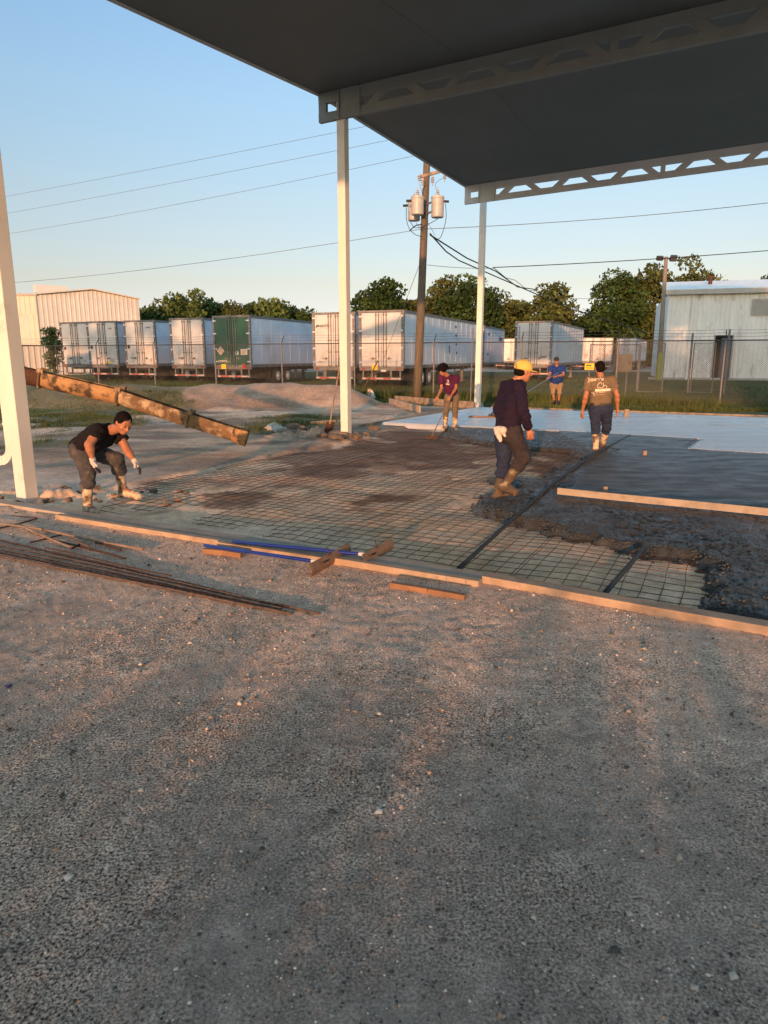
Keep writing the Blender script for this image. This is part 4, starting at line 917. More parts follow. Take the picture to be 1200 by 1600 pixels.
# ------------------------------------------------------------------ grass and weeds
def blades(name, n, sampler, hmin, hmax, wd, m, label):
    x, y, wgt = sampler(n); keep = rng.random(len(x)) < wgt; x, y = x[keep], y[keep]
    z = ground_fields(x, y)[0]; n = len(x); h = rng.uniform(hmin, hmax, n) * (.6 + .8 * np.clip(.5 + fbm(x, y, 1.3, 3, 501) * 1.6, 0, 1)); a = rng.random(n) * 6.28; L_ = rng.uniform(0, .6, n) * h
    dx, dy = np.cos(a), np.sin(a); lx, ly = np.cos(a + 1.3) * L_, np.sin(a + 1.3) * L_
    V = np.stack([np.stack([x - dx * wd, y - dy * wd, z - .01], 1), np.stack([x + dx * wd, y + dy * wd, z - .01], 1), np.stack([x + lx, y + ly, z + h], 1)], 1).reshape(-1, 3)
    t = np.repeat(.6 + .8 * rng.random(n), 3); t = t * (.75 + .6 * np.clip(.5 + np.repeat(fbm(x, y, 2.5, 3, 505), 3), 0, 1))
    o = npmesh(name, V, np.arange(3 * n).reshape(-1, 3), m, None, False, {'tint': np.stack([t, t, t], 1)}); tag(o, label, name.replace('_', ' '), kind='stuff')
GMt = mat('lawn_blades', (.050, .082, .020), .8, (.085, .095, .030), .35, attr='tint', spec=.15)
WMt = mat('weed_blades', (.050, .085, .022), .8, (.10, .10, .035), .5, attr='tint', spec=.15)
def s_lawn(n):
    y = 22 + 60 * rng.random(n) ** 1.7; x = rng.uniform(-.62, .66, n) * y
    w_ = sstep(-.1, .5, psd(x, y, LAWN) + 1.0 * fbm(x, y, .9, 4, 83)) * (ground_fields(x, y)[2] < .45)
    return x, y, w_
blades('grass', 170000, s_lawn, .05, .13, .012, GMt, 'green grass lawn between the concrete slab and the far trailers')
def s_patch(n):
    x = rng.uniform(-14, 1, n); y = rng.uniform(12, 24, n); return x, y, patchw(x, y, fbm(x, y, .9, 4, 83)) * .8 * sstep(-.2, .2, fbm(x, y, .5, 2, 93) + .15)
blades('yard_grass', 110000, s_patch, .04, .11, .007, GMt, 'patchy green grass growing through the dirt yard at left')
def s_weed(n):
    t = rng.random(n); p = rng.normal(0, .55, n); d = FB - FA
    x = FA.x + d.x * t + p * .3; y = FA.y + d.y * t + p - .1
    return x, y, sstep(-.25, .25, fbm(x, y, 1.1, 2, 97) + .15) * np.where(x < 8, 1, .35)
blades('weeds', 60000, s_weed, .12, .42, .012, WMt, 'tall rough weeds along the bottom of the chain-link fence')

M['wood_pale'] = mat('pale_weathered_lumber', (.42, .37, .31), .8, (.33, .29, .24), 4, bump=.3, bscale=30, dirt=(.22, .19, .16), dscale=5, dlo=.55, dhi=.75)
# ------------------------------------------------------------------ timber, tools, bars and clutter
def board(name, label, cat, a, b, w_, h, m='wood', group=None, seed=1, warp=.004, up=UP, sub=14):
    """a plank from a to b (centre line of its underside) with slight warp and worn ends"""
    a, b = Vector(a), Vector(b); d = (b - a); L = d.length; d = d.normalized(); s = d.cross(up).normalized(); u = s.cross(d).normalized(); r = random.Random(seed); mb = MB()
    ph = r.random() * 6; vs = []; n = max(2, int(L * 3))
    for i in range(n + 1):
        t = i / n; c = a.lerp(b, t) + s * warp * math.sin(ph + t * 5) + u * warp * .6 * math.sin(ph * 2 + t * 7)
        for x, y in ((-1, 0), (1, 0), (1, 1), (-1, 1)): vs.append(c + s * (x * w_ / 2 * (1 + r.uniform(-.02, .02))) + u * (y * h))
    fs = [(i * 4 + k, i * 4 + (k + 1) % 4, (i + 1) * 4 + (k + 1) % 4, (i + 1) * 4 + k)[::-1] for i in range(n) for k in range(4)] + [(0, 1, 2, 3), (n * 4 + 3, n * 4 + 2, n * 4 + 1, n * 4)]
    mb.add(vs, fs); o = mb.build(name, M[m], bevel=.003); me = o.data
    c = (a + b) / 2; me.transform(Matrix.Translation(-c)); o.location = c
    tag(o, label, cat, group); return o
GF = 'form boards round the pour'
def gp(px, py, z=0.0): p = P(px, py, z); return p
board('form_board', 'long thin form board running from the left column behind the sunlit board', 'form board', gp(-60, 783) + G * .10, gp(752, 916) + G * .125, .15, .045, 'wood_pale', GF, 3)
board('form_board', 'long sunlit board lying in front of the pour between the left worker and the rakes', 'form board', gp(92, 811), gp(750, 917), .075, .055, 'wood', GF, 4)
board('form_board', 'form board at front right running out of view below the wet concrete', 'form board', gp(754, 912) + G * .05, gp(1260, 1004) + G * .05, .12, .06, 'wood', GF, 5)
board('screed_board', 'straight wooden screed board lying across the wet concrete at right', 'screed board', P(871, 772, .055), P(1290, 815, .055), .035, .08, 'wood_pale', None, 6)
board('wood_block', 'short orange-brown timber offcut in front of the blue handles', 'timber offcut', gp(319, 864), gp(378, 871), .045, .045, 'wood_red', 'timber offcuts', 7)
blk = board('wood_block', 'longer reddish timber offcut with nails, right of the rake blades', 'timber offcut', gp(611, 918), gp(727, 938), .05, .045, 'wood_red', 'timber offcuts', 8)
for px, py in ((686, 922), (668, 924), (718, 928)):
    mb = MB(); p = P(px, py, .055) - blk.location; mb.tube([p, p + UP * (.07 if px == 686 else .03)], .003, 5); nn = mb.build('nail', M['rust'], blk, world=False)
board('form_board', 'short thick sunlit plank lying at an angle left of the man in purple', 'form board', gp(609, 632), gp(656, 645), .07, .22, 'wood', 'planks at the back of the slab', 9)
board('form_board', 'longer weathered back plank behind the angled one', 'form board', gp(612, 629) + G * .3, gp(735, 640) + G * .3, .06, .24, 'wood_old', 'planks at the back of the slab', 10)
board('form_board', 'dull form board along the far edge of the slab towards the shed', 'form board', RC + G * .52 + B * .3, RC + G * .52 + B * 12, .05, .045, 'wood_old', 'planks at the back of the slab', 11)
board('form_board', 'dark form board along the left edge of the slab from the middle column', 'form board', P(560, 668), P(738, 640) - B * .25, .05, .07, 'wood_old', 'planks at the back of the slab', 12)
board('plank', 'reddish plank lying in the dirt left of the middle column', 'plank', gp(487, 664), gp(523, 661), .12, .08, 'wood', None, 13)
board('plank', 'pale slanted prop plank at the foot of the right column', 'plank', gp(757, 646) , D(752, 632, 25.4), .1, .05, 'wood_old', None, 14)
def stake(px, py, h, w_, label, m='wood', lean=(0, 0)):
    p = P(px, py); mb = MB(); q = p + Vector((lean[0], lean[1], h)); mb.bar(p - UP * .05, q, w_, w_ * .6, Vector((0, 1, 0))); o = mb.build('stake', M[m], bevel=.003)
    o.data.transform(Matrix.Translation(-p)); o.location = p; tag(o, label, 'stake', 'short wooden stakes'); return o
stake(1007, 716, .13, .06, 'stubby brown stake standing in the screeded concrete', 'wood_old'); stake(977, 654, .26, .12, 'pale flat stake behind the slab right of the man in the brown shirt', 'wood_old', (.03, 0))
stake(787, 655, .22, .10, 'short brown stake at the slab edge behind the bull float handle', 'wood'); stake(577, 625, .44, .13, 'thick brown post stub with a pale rag at its foot by the mound', 'wood'); stake(943, 700, .10, .05, 'tiny grey stake end by the edge of the wet concrete', 'wood_old')
stake(945, 775, .12, .05, 'dark stake end just behind the screed board', 'wood_old')
rag = MB(); 
# pale rag / bottle by the post stub
c = P(583, 625); mb = MB(); mb.tube([c, c + Vector((.01, 0, .10)), c + Vector((-.03, -.02, .26)), c + Vector((-.06, 0, .40))], [.06, .09, .07, .03], 9)
o = mb.build('rag', M['sticker_w'], smooth=True); tag(o, 'pale crumpled rag hanging on the post stub by the dirt mound', 'rag')
# steel bars
def barpts(a, b, r, label, grp='long steel bars on the ground at left', m='rust', ribs=True, z=.012, mid=None, name='rebar'):
    p = gp(*a); q = gp(*b); L = (q - p).length; n = int(L / (.03 if ribs else .2)) + 2; pts = []; rs = []; rj = random.Random(int(a[0] * 7 + a[1]))
    for i in range(n):
        t = i / (n - 1); c = p.lerp(q, t); c.z = z + gz(c.x, c.y) * .6 + .004; c += Vector((0, .012 * math.sin(t * 5 + a[0]), 0)); pts.append(c); rs.append(r * (1.16 if i % 2 else .9) if ribs else r)
    mb = MB(); mb.tube(pts, rs, 7); c = pts[len(pts) // 2].copy(); o = mb.build(name, M[m]); o.data.transform(Matrix.Translation(-c)); o.location = c; tag(o, label, 'steel bar', grp); return o
barpts((-70, 838), (500, 963), .0085, 'longest dark ribbed steel bar, its tip reaching furthest right', m='rust_pale')
barpts((-70, 830), (452, 953), .0085, 'ribbed bar lying just behind the longest bar', m='rust')
barpts((-70, 845), (440, 955), .0090, 'pale brown ribbed bar in the middle of the bundle', m='rust_pale')
barpts((-70, 858), (456, 963), .0095, 'brown ribbed bar at the front of the bundle ending blunt', m='rust_pale')
barpts((-70, 851), (448, 960), .0085, 'dark ribbed bar squeezed beside the front bar', m='rust')
barpts((80, 884), (200, 909), .008, 'short reddish bar lying close in front of the bundle', m='rust_pale', ribs=False)
GS = 'rusty scrap bars and laths heaped at left'
for (a, b, r, lb, m) in (((-40, 818), (66, 834), .010, 'light brown lath reaching in from the left edge', 'wood_old'), ((58, 831), (224, 863), .012, 'longest light brown lath crossing the scrap heap', 'wood_old'), ((-30, 836), (58, 813), .008, 'black bar slanting up at the left edge', 'rust'), ((28, 823), (110, 860), .011, 'grey-brown lath crossing under the others', 'wood_old'), ((60, 838), (196, 876), .009, 'dark rusty bar in the middle of the scrap heap', 'rust'), ((48, 850), (98, 838), .008, 'short black bar across the heap', 'rust'), ((110, 846), (140, 862), .012, 'stubby forked brown stick', 'rust_pale'), ((112, 862), (130, 852), .010, 'shortest stub beside the forked stick', 'rust'), ((150, 850), (190, 861), .010, 'stub at the right end of the lath', 'rust'), ((70, 860), (268, 905), .006, 'thin dark bar sliding under the bundle', 'rust'), ((20, 812), (58, 815), .007, 'thin black bar behind the heap', 'rust')):
    barpts(a, b, r, lb, GS, m, ribs=False, z=.012 + .012 * (a[0] % 3), name='scrap_bar')
# screed rails / dowel pipes in the pour
def railpts(pxs, r, label):
    pts = [P(a, b, z) for a, b, z in pxs]; out = []
    for p, q in zip(pts[:-1], pts[1:]): out += [p.lerp(q, i / 8) for i in range(8)]
    out.append(pts[-1]); mb = MB(); mb.tube(out, r, 8); o = mb.build('screed_rail', M['dark'], smooth=True); tag(o, label, 'screed rail', 'dark screed rails in the pour')
railpts([(716, 889, .0), (800, 812, .035), (868, 752, .055), (930, 708, .065), (985, 680, .05)], .019, 'long dark rail running past the boots of the man in the yellow cap')
railpts([(944, 928, .0), (1006, 857, .03)], .02, 'short dark rail poking out of the wet concrete edge')
# rakes (two blue handles with steel blades)
def rake(h0, h1, b0, b1, label):
    t = thing('concrete_rake', label, 'concrete rake', gp(*h1), 0, 'blue-handled concrete rakes')
    a = P(*h0, .075); b = P(*h1, .085); mb = MB(); mb.tube([a, a.lerp(b, .02), a.lerp(b, .98), b], [.011, .0155, .0155, .011], 10); mb.build('handle', M['blue_paint'], t, smooth=True)
    d = (b - a).normalized(); mb = MB(); mb.tube([b - d * .03, b + d * .02], .0165, 8); mb.build('ferrule', M['sticker_w'], t)
    p = gp(*b0); q = gp(*b1); m_ = (p + q) / 2; e = (q - p).normalized(); nv = Vector((e.y, -e.x, 0)); vs = []; fs = []; n = 9; H = .105
    for i in range(2):
        for j in range(n):
            t_ = j / (n - 1); off = nv * (.022 * math.sin(t_ * 3.1) - .012 * t_) ; c = (p if i == 0 else q) + off + UP * (.004 + H * t_); vs += [c, c + nv * .003]
    for j in range(n - 1):
        A, B_, C_, D_ = 2 * j, 2 * (j + 1), 2 * (n + j + 1), 2 * (n + j); fs += [(A, B_, C_, D_), (D_ + 1, C_ + 1, B_ + 1, A + 1), (A, A + 1, B_ + 1, B_), (D_, C_, C_ + 1, D_ + 1)]
    fs += [(2 * n - 2, 2 * n - 1, 4 * n - 1, 4 * n - 2), (0, 2 * n, 2 * n + 1, 1)]
    mb = MB(); mb.add(vs, fs); mb.build('blade', M['blade'], t)
    c = m_ + UP * .05; mb = MB(); mb.tube([b + d * .08, c + UP * .01], .008, 6); mb.tube([c + UP * .01, c + UP * .13 - e * .06], .005, 6); mb.build('bracket', M['rust'], t)
rake((319, 852), (492, 877), (484, 903), (546, 868), 'front concrete rake with blue handle, blade nearer the camera')
rake((363, 846), (566, 866), (567, 887), (612, 860), 'rear concrete rake with blue handle resting over the boards')
mb = MB()
c = P(14, 1072, .008); vs = []; mb.tube([c - Vector((.014, .004, 0)), c - Vector((.011, .003, 0)), c + Vector((.011, .003, .002)), c + Vector((.014, .004, .002))], [.005, .008, .008, .005], 10)
o = mb.build('bottle_cap', mat('violet_plastic', (.03, .02, .16), .3, spec=.6), smooth=True); tag(o, 'tiny shiny violet plastic cap lying on the gravel at far left', 'bottle cap')
# rocks and clods
def rock(p, s, label, grp, m='rock', sq=.7, seed=1):
    bm = bmesh.new(); bmesh.ops.create_icosphere(bm, subdivisions=3, radius=1)
    for v in bm.verts:
        n = mnoise.noise(v.co * 1.3 + Vector((seed * 3.7, 0, 0))) * .5 + mnoise.noise(v.co * 3.5 + Vector((0, seed * 2.1, 0))) * .22
        v.co *= 1 + n; v.co.z *= sq; v.co *= s
    me = bpy.data.meshes.new('rock'); bm.to_mesh(me); bm.free(); o = finish('rock', me, M[m], None, False); o.location = p + UP * (s * sq * .4 + gz(p.x, p.y)); o.rotation_euler = (0, 0, seed); tag(o, label, 'rock', grp); return o
GRK = 'rocks and clods near the middle column'
for i, (px, py, s, lb, m) in enumerate(((428, 672, .22, 'grey broken lump left of the rusty boulder', 'trim'), (437, 676, .16, 'grey lump leaning on the left lump', 'trim'), (460, 674, .26, 'biggest orange-brown boulder left of the middle column', 'rock'), (471, 676, .13, 'small clod right against the orange-brown boulder', 'rock'), (519, 685, .13, 'flat pinkish stone in front of the middle column', 'rock'), (528, 687, .15, 'pale flat stone touching the foot of the middle column', 'rock'), (502, 686, .12, 'low clod between the shovel and the boulder', 'rock'), (558, 684, .10, 'small pale stone right of the middle column', 'rock'), (572, 680, .12, 'pale stone at the tip of the slab', 'rock'), (585, 672, .14, 'brown clod beside the slab tip', 'rock'))):
    rock(P(px, py), s * .9, lb, GRK, m, .55, i + 2)
# long shovel / rod leaning on the middle column and the thin stick beyond the fence
t = thing('shovel', 'long-handled shovel stuck upright in the dirt left of the middle column', 'shovel', P(512, 682))
a = P(512, 682, .0) ; b = D(531, 572, 15.7); mb = MB(); mb.tube([a.lerp(b, .18), b], .016, 7); mb.build('handle', M['wood_old'], t)
mb = MB(); d = (b - a).normalized(); s_ = Vector((1, .2, 0)); mb.prism([a - s_ * .02, a + s_ * .02, a + d * .1 + s_ * .09, a + d * .32 + s_ * .09, a + d * .34 - s_ * .09, a + d * .1 - s_ * .09], Vector((0, .008, 0))); mb.build('blade', M['rust'], t)
mb = MB(); mb.tube([P(567, 610) * .999 + Vector((0, 0, .0)), D(591, 562, 27.2)], .03, 6); o = mb.build('marker_pole', mat('yellow_stick', (.5, .38, .12), .6)); tag(o, 'thin yellowish pole leaning against the fence right of the middle column', 'pole')
mb = MB(); mb.tube([P(735, 632), D(739, 512, 26.0)], .022, 6); o = mb.build('marker_pole', M['galv']); tag(o, 'thin pale upright rod just left of the right column', 'pole')

# ------------------------------------------------------------------ concrete chute
M['chute'] = mat('chute_steel', (.42, .26, .12), .7, (.30, .17, .08), 3.5, metal=.1, dirt=(.055, .038, .026), dscale=5, dlo=.5, dhi=.62, bump=.6, bscale=20, bdist=.01)
M['chute_dark'] = mat('chute_dirty_steel', (.20, .125, .07), .85, (.10, .065, .04), 3, dirt=(.46, .36, .24), dscale=5, dlo=.50, dhi=.68, bump=.7, bscale=25, bdist=.012)
ch = thing('concrete_chute', 'long rusty tan discharge chute of bolted half-pipe sections sloping down behind the left worker', 'concrete chute', P(388, 690))
CY = 12.4
nodes_c = [D(-190, 531, CY - .6), D(64, 588, CY), D(187, 616, CY + .05), D(296, 652, CY + .1), D(384, 680, CY + .15)]
def chute_seg(a, b, r0, r1, m, last=False):
    d = (b - a).normalized(); s = d.cross(UP).normalized(); u = s.cross(d).normalized(); mb = MB(); vs = []; n = 30; NL = 8
    for i in range(NL + 1):
        t = i / NL; c = a.lerp(b, t); r = r0 + (r1 - r0) * t
        for k in range(n + 1):
            an = R(-208 + 236 * k / n); rr_ = r * (1 + .015 * math.sin(i * 2.3 + k)); vs.append(c + s * math.cos(an) * rr_ + u * math.sin(an) * rr_ * 1.05)
        for k in range(n + 1):
            an = R(-208 + 236 * k / n); vs.append(c + s * math.cos(an) * (r - .012) + u * math.sin(an) * (r - .012) * 1.05)
    m_ = 2 * (n + 1); fs = []
    for i in range(NL):
        for k in range(n):
            A = i * m_ + k; fs.append((A, A + 1, A + m_ + 1, A + m_)); Bq = A + n + 1; fs.append((Bq + m_, Bq + m_ + 1, Bq + 1, Bq))
        fs.append((i * m_ + n, i * m_ + n + n + 1, (i + 1) * m_ + n + n + 1, (i + 1) * m_ + n)); fs.append((i * m_ + n + 1, i * m_, (i + 1) * m_, (i + 1) * m_ + n + 1))
    for i in (0, NL):
        for k in range(n): fs.append((i * m_ + k, i * m_ + k + n + 1, i * m_ + k + n + 2, i * m_ + k + 1))
    mb.add(vs, fs); sg_ = mb.build('chute_section', M[m], ch, smooth=False)
    mb = MB()                                         # collar with lugs at the joint
    def collar(c, r, w_=.045):
        pts = []
        for k in range(n + 1):
            an = R(-215 + 250 * k / n); pts.append(c + s * math.cos(an) * (r + .012) + u * math.sin(an) * (r + .012))
        mb.tube(pts, .024, 6)
        for sd_ in (-1, 1): mb.obox(c + s * sd_ * r * .88 + u * (r * .50), d * .05, s * .025, u * .045)
    if not last: collar(b, r1)
    if mb.v: mb.build('collar', M['chute_dark'], sg_)
    return sg_
chute_seg(nodes_c[0], nodes_c[1], .195, .19, 'rust'); chute_seg(nodes_c[1] + (nodes_c[2] - nodes_c[1]).normalized() * .03, nodes_c[2], .182, .18, 'chute'); chute_seg(nodes_c[2] + (nodes_c[3] - nodes_c[2]).normalized() * .03, nodes_c[3], .172, .17, 'chute_dark'); chute_seg(nodes_c[3] + (nodes_c[4] - nodes_c[3]).normalized() * .03, nodes_c[4], .165, .165, 'chute_dark', True)
chute_seg(nodes_c[4] - (nodes_c[4] - nodes_c[3]).normalized() * .22, nodes_c[4] + (nodes_c[4] - nodes_c[3]).normalized() * .04, .175, .19, 'chute', True)
# clods at the foot of the left column
for i in range(26):
    x = LC.x + rng.uniform(-.5, 1.9); y = LC.y + rng.uniform(-.25, .75); s = rng.uniform(.02, .05)
    if (x - LC.x) ** 2 + (y - LC.y) ** 2 < .03: continue
    rock(Vector((x, y, 0)), s, 'small dirt clod in the churned soil between the left column and the bending worker', 'dirt clods at the left column', 'rock', .7, i + 30)

# ------------------------------------------------------------------ people: implicit surfaces meshed with surface nets
def nrm(v): v = np.asarray(v, float); return v / (np.linalg.norm(v) + 1e-9)
class Cap:                                             # tapered capsule, optionally flattened along axis fl by factor ff, optionally cut flat at its end(s)
    def __init__(s, a, b, ra, rb, fl=None, ff=1.0, cut=None, k=None, cutm=0.0): s.a, s.b, s.ra, s.rb, s.fl, s.ff, s.cut, s.k, s.cutm = np.array(a, float), np.array(b, float), ra, rb, fl, ff, cut, k, cutm
    def box(s):
        r = max(s.ra, s.rb); return np.minimum(s.a, s.b) - r, np.maximum(s.a, s.b) + r
    def d(s, p):
        ab = s.b - s.a; L2 = ab @ ab + 1e-12; ap = p - s.a; t = (ap @ ab) / L2; tc = np.clip(t, 0, 1); q = ap - tc[..., None] * ab
        if s.fl is not None:
            n = nrm(s.fl); q = q + (s.ff - 1) * (q @ n)[..., None] * n
        dd = np.sqrt((q * q).sum(-1)) - (s.ra + (s.rb - s.ra) * tc)
        if s.fl is not None: dd = dd / max(1, s.ff ** .5)
        L = L2 ** .5
        if s.cut in ('b', 'ab'): dd = np.maximum(dd, (t - 1) * L - s.cutm)
        if s.cut in ('a', 'ab'): dd = np.maximum(dd, -t * L - s.cutm)
        return dd
class Ell:
    def __init__(s, c, r, fwd=(0, -1, 0), up=(0, 0, 1), k=None, sub=False):
        f = nrm(fwd); u = np.array(up, float); u = nrm(u - f * (u @ f)); x = np.cross(f, u); s.c = np.array(c, float); s.r = np.array(r, float); s.M = np.stack([x, f, u]); s.k = k; s.sub = sub
    def box(s): r = s.r.max(); return s.c - r, s.c + r
    def d(s, p):
        q = (p - s.c) @ s.M.T; k0 = np.sqrt(((q / s.r) ** 2).sum(-1)); k1 = np.sqrt(((q / s.r ** 2) ** 2).sum(-1)) + 1e-9; return k0 * (k0 - 1) / k1
def surf(prims, vox, k=.02, wrinkle=0, wscale=9., seed=0):
    pad = .06; lo = np.min([p.box()[0] for p in prims], 0) - pad; hi = np.max([p.box()[1] for p in prims], 0) + pad
    n = np.ceil((hi - lo) / vox).astype(int) + 1; Fd = np.full(n, .5, np.float32)
    ax = [lo[i] + vox * np.arange(n[i]) for i in range(3)]
    for pr in prims:
        a, b = pr.box(); m_ = .055; i0 = np.clip(((a - m_ - lo) / vox).astype(int), 0, n - 1); i1 = np.clip(((b + m_ - lo) / vox).astype(int) + 2, 1, n)
        sl = tuple(slice(i0[i], i1[i]) for i in range(3)); g = np.stack(np.meshgrid(*[ax[i][sl[i]] for i in range(3)], indexing='ij'), -1)
        d = pr.d(g).astype(np.float32); kk = pr.k if pr.k is not None else k; o = Fd[sl]
        if getattr(pr, 'sub', False): Fd[sl] = np.maximum(o, -d); continue
        h = np.clip(.5 + .5 * (o - d) / kk, 0, 1); Fd[sl] = o * (1 - h) + d * h - kk * h * (1 - h)
    # surface nets
    S = Fd < 0; c = np.zeros(tuple(n - 1), np.int8)
    for dx in (0, 1):
        for dy in (0, 1):
            for dz in (0, 1): c += S[dx:n[0] - 1 + dx, dy:n[1] - 1 + dy, dz:n[2] - 1 + dz]
    act = (c > 0) & (c < 8); idx = np.full(act.shape, -1, np.int64); A = np.argwhere(act); idx[act] = np.arange(len(A))
    acc = np.zeros((len(A), 3)); cnt = np.zeros(len(A))
    cor = [(x, y, z) for x in (0, 1) for y in (0, 1) for z in (0, 1)]
    for i, ca in enumerate(cor):
        for cb in cor[i + 1:]:
            if sum(abs(p - q) for p, q in zip(ca, cb)) != 1: continue
            fa = Fd[A[:, 0] + ca[0], A[:, 1] + ca[1], A[:, 2] + ca[2]]; fb = Fd[A[:, 0] + cb[0], A[:, 1] + cb[1], A[:, 2] + cb[2]]
            x = (fa < 0) != (fb < 0); t = np.where(x, fa / (fa - fb + 1e-12), 0); pt = np.array(ca) + t[:, None] * (np.array(cb) - np.array(ca)); acc[x] += pt[x]; cnt[x] += 1
    V = lo + vox * (A + acc / cnt[:, None]); Fc = []
    for d_ in range(3):
        e = [(1, 0, 0), (0, 1, 0), (0, 0, 1)][d_]; u_ = (d_ + 1) % 3; v_ = (d_ + 2) % 3
        sl0 = tuple(slice(0, n[i] - e[i]) for i in range(3)); sl1 = tuple(slice(e[i], n[i]) for i in range(3))
        ch_ = S[sl0] != S[sl1]; E = np.argwhere(ch_); E = E[(E[:, u_] > 0) & (E[:, v_] > 0) & (E[:, u_] < n[u_] - 1) & (E[:, v_] < n[v_] - 1)]
        ins = S[E[:, 0], E[:, 1], E[:, 2]]; du = np.zeros(3, int); du[u_] = 1; dv = np.zeros(3, int); dv[v_] = 1
        q = [E, E - du, E - du - dv, E - dv]; Q = np.stack([idx[a_[:, 0], a_[:, 1], a_[:, 2]] for a_ in q], 1); Q[~ins] = Q[~ins][:, ::-1]; Fc.append(Q)
    Fq = np.concatenate(Fc); Fq = Fq[(Fq >= 0).all(1)]
    Fq = Fq[:, ::-1] if False else Fq
    if wrinkle:
        # displace along rough normals with stretched folds
        nv = np.zeros_like(V); fnrm = np.cross(V[Fq[:, 2]] - V[Fq[:, 0]], V[Fq[:, 3]] - V[Fq[:, 1]])
        for j in range(4): np.add.at(nv, Fq[:, j], fnrm)
        nv /= np.linalg.norm(nv, axis=1)[:, None] + 1e-9
        ws = np.array([mnoise.noise(Vector((v[0] * wscale + seed, v[1] * wscale, v[2] * wscale * 1.7))) + .5 * mnoise.noise(Vector((v[0] * wscale * 2.3, v[1] * wscale * 2.3 + seed, v[2] * wscale * 3))) for v in V])
        V = V + nv * (wrinkle * (1 - np.abs(ws) * 2.2))[:, None]
    return V, Fq
def surf_obj(name, prims, vox, m, parent, k=.02, **kw):
    V, F = surf(prims, vox, k, **kw); o = npmesh(name, V - np.array(parent_loc(parent)), F, m, parent, True); return o

def hand_prims(w, d, n, side, curl=.5, sc_=1.0, r0=0.0, spread=1.0):
    """w wrist, d direction of the hand, n back-of-hand normal, side = unit towards the thumb"""
    w = np.array(w, float); d = nrm(d); n = nrm(np.array(n) - d * (np.array(n) @ d)); s = np.cross(d, n); s = s if s @ np.array(side) > 0 else -s; pr = []
    pr.append(Cap(w, w + d * .035 * sc_, .026 * sc_ + r0, .030 * sc_ + r0, n, 1.3)); pr.append(Cap(w + d * .035 * sc_ + s * .012 * sc_, w + d * .082 * sc_ + s * .022 * sc_, .024 * sc_ + r0, .018 * sc_ + r0, n, 1.4)); pr.append(Cap(w + d * .035 * sc_ - s * .012 * sc_, w + d * .078 * sc_ - s * .026 * sc_, .024 * sc_ + r0, .017 * sc_ + r0, n, 1.4))
    for i, (o_, L) in enumerate(((.032, .072), (.011, .080), (-.011, .074), (-.031, .058))):
        L *= sc_; b = w + d * (.086 - .004 * abs(i - 1)) * sc_ + s * o_ * sc_; c1 = curl * (.8 + .12 * i); dirs = []
        for q in (c1 * .5, c1 * 1.3, c1 * 1.9): dirs.append(nrm(d * math.cos(q) - n * math.sin(q) + s * o_ * 3 * spread))
        p = b
        for j, fr in enumerate((.45, .32, .23)):
            e = p + dirs[j] * L * fr; pr.append(Cap(p, e, (.0098 - .0008 * j) * sc_ + r0, (.0090 - .001 * j) * sc_ + r0, k=.004)); p = e
    t0 = w + d * .025 * sc_ + s * .026 * sc_; t1 = t0 + nrm(d * .65 + s * .75 - n * .35) * .038 * sc_; t2 = t1 + nrm(d * .9 + s * .3 - n * (.3 + curl * .5)) * .034 * sc_
    pr += [Cap(t0, t1, .014 * sc_ + r0, .0115 * sc_ + r0, k=.008), Cap(t1, t2, .0112 * sc_ + r0, .0088 * sc_ + r0, k=.004)]
    return pr
def head_prims(c, f, u, s=1.0):
    c = np.array(c, float); f = nrm(f); u = nrm(np.array(u) - f * (np.array(u) @ f)); x = np.cross(f, u); P_ = lambda a, b, h: c + (x * a + f * b + u * h) * s
    pr = [Ell(P_(0, -.012, .028), (.077 * s, .096 * s, .088 * s), f, u), Ell(P_(0, .022, -.035), (.060 * s, .068 * s, .080 * s), f, u, k=.03), Ell(P_(0, .052, -.085), (.030 * s, .030 * s, .026 * s), f, u, k=.03)]
    pr += [Cap(P_(0, .088, .012), P_(0, .108, -.026), .0095 * s, .014 * s, k=.008), Ell(P_(.013, .096, -.030), (.008 * s, .010 * s, .008 * s), f, u, k=.006), Ell(P_(-.013, .096, -.030), (.008 * s, .010 * s, .008 * s), f, u, k=.006)]
    pr += [Cap(P_(-.040, .074, .030), P_(.040, .074, .030), .012 * s, .012 * s, k=.012)]
    for a in (-1, 1):
        pr += [Ell(P_(a * .076, -.006, -.006), (.010 * s, .020 * s, .033 * s), f, u, k=.006), Ell(P_(a * .046, .058, -.028), (.020 * s, .018 * s, .018 * s), f, u, k=.02)]
        e = Ell(P_(a * .031, .096, .010), (.016 * s, .014 * s, .010 * s), f, u); e.sub = True; pr.append(e); pr.append(Ell(P_(a * .031, .078, .009), (.014 * s, .012 * s, .012 * s), f, u, k=.003))
    pr += [Ell(P_(0, .088, -.056), (.024 * s, .011 * s, .0065 * s), f, u, k=.004), Ell(P_(0, .086, -.068), (.020 * s, .011 * s, .008 * s), f, u, k=.004)]
    return pr, P_, x
class Fig:
    pass
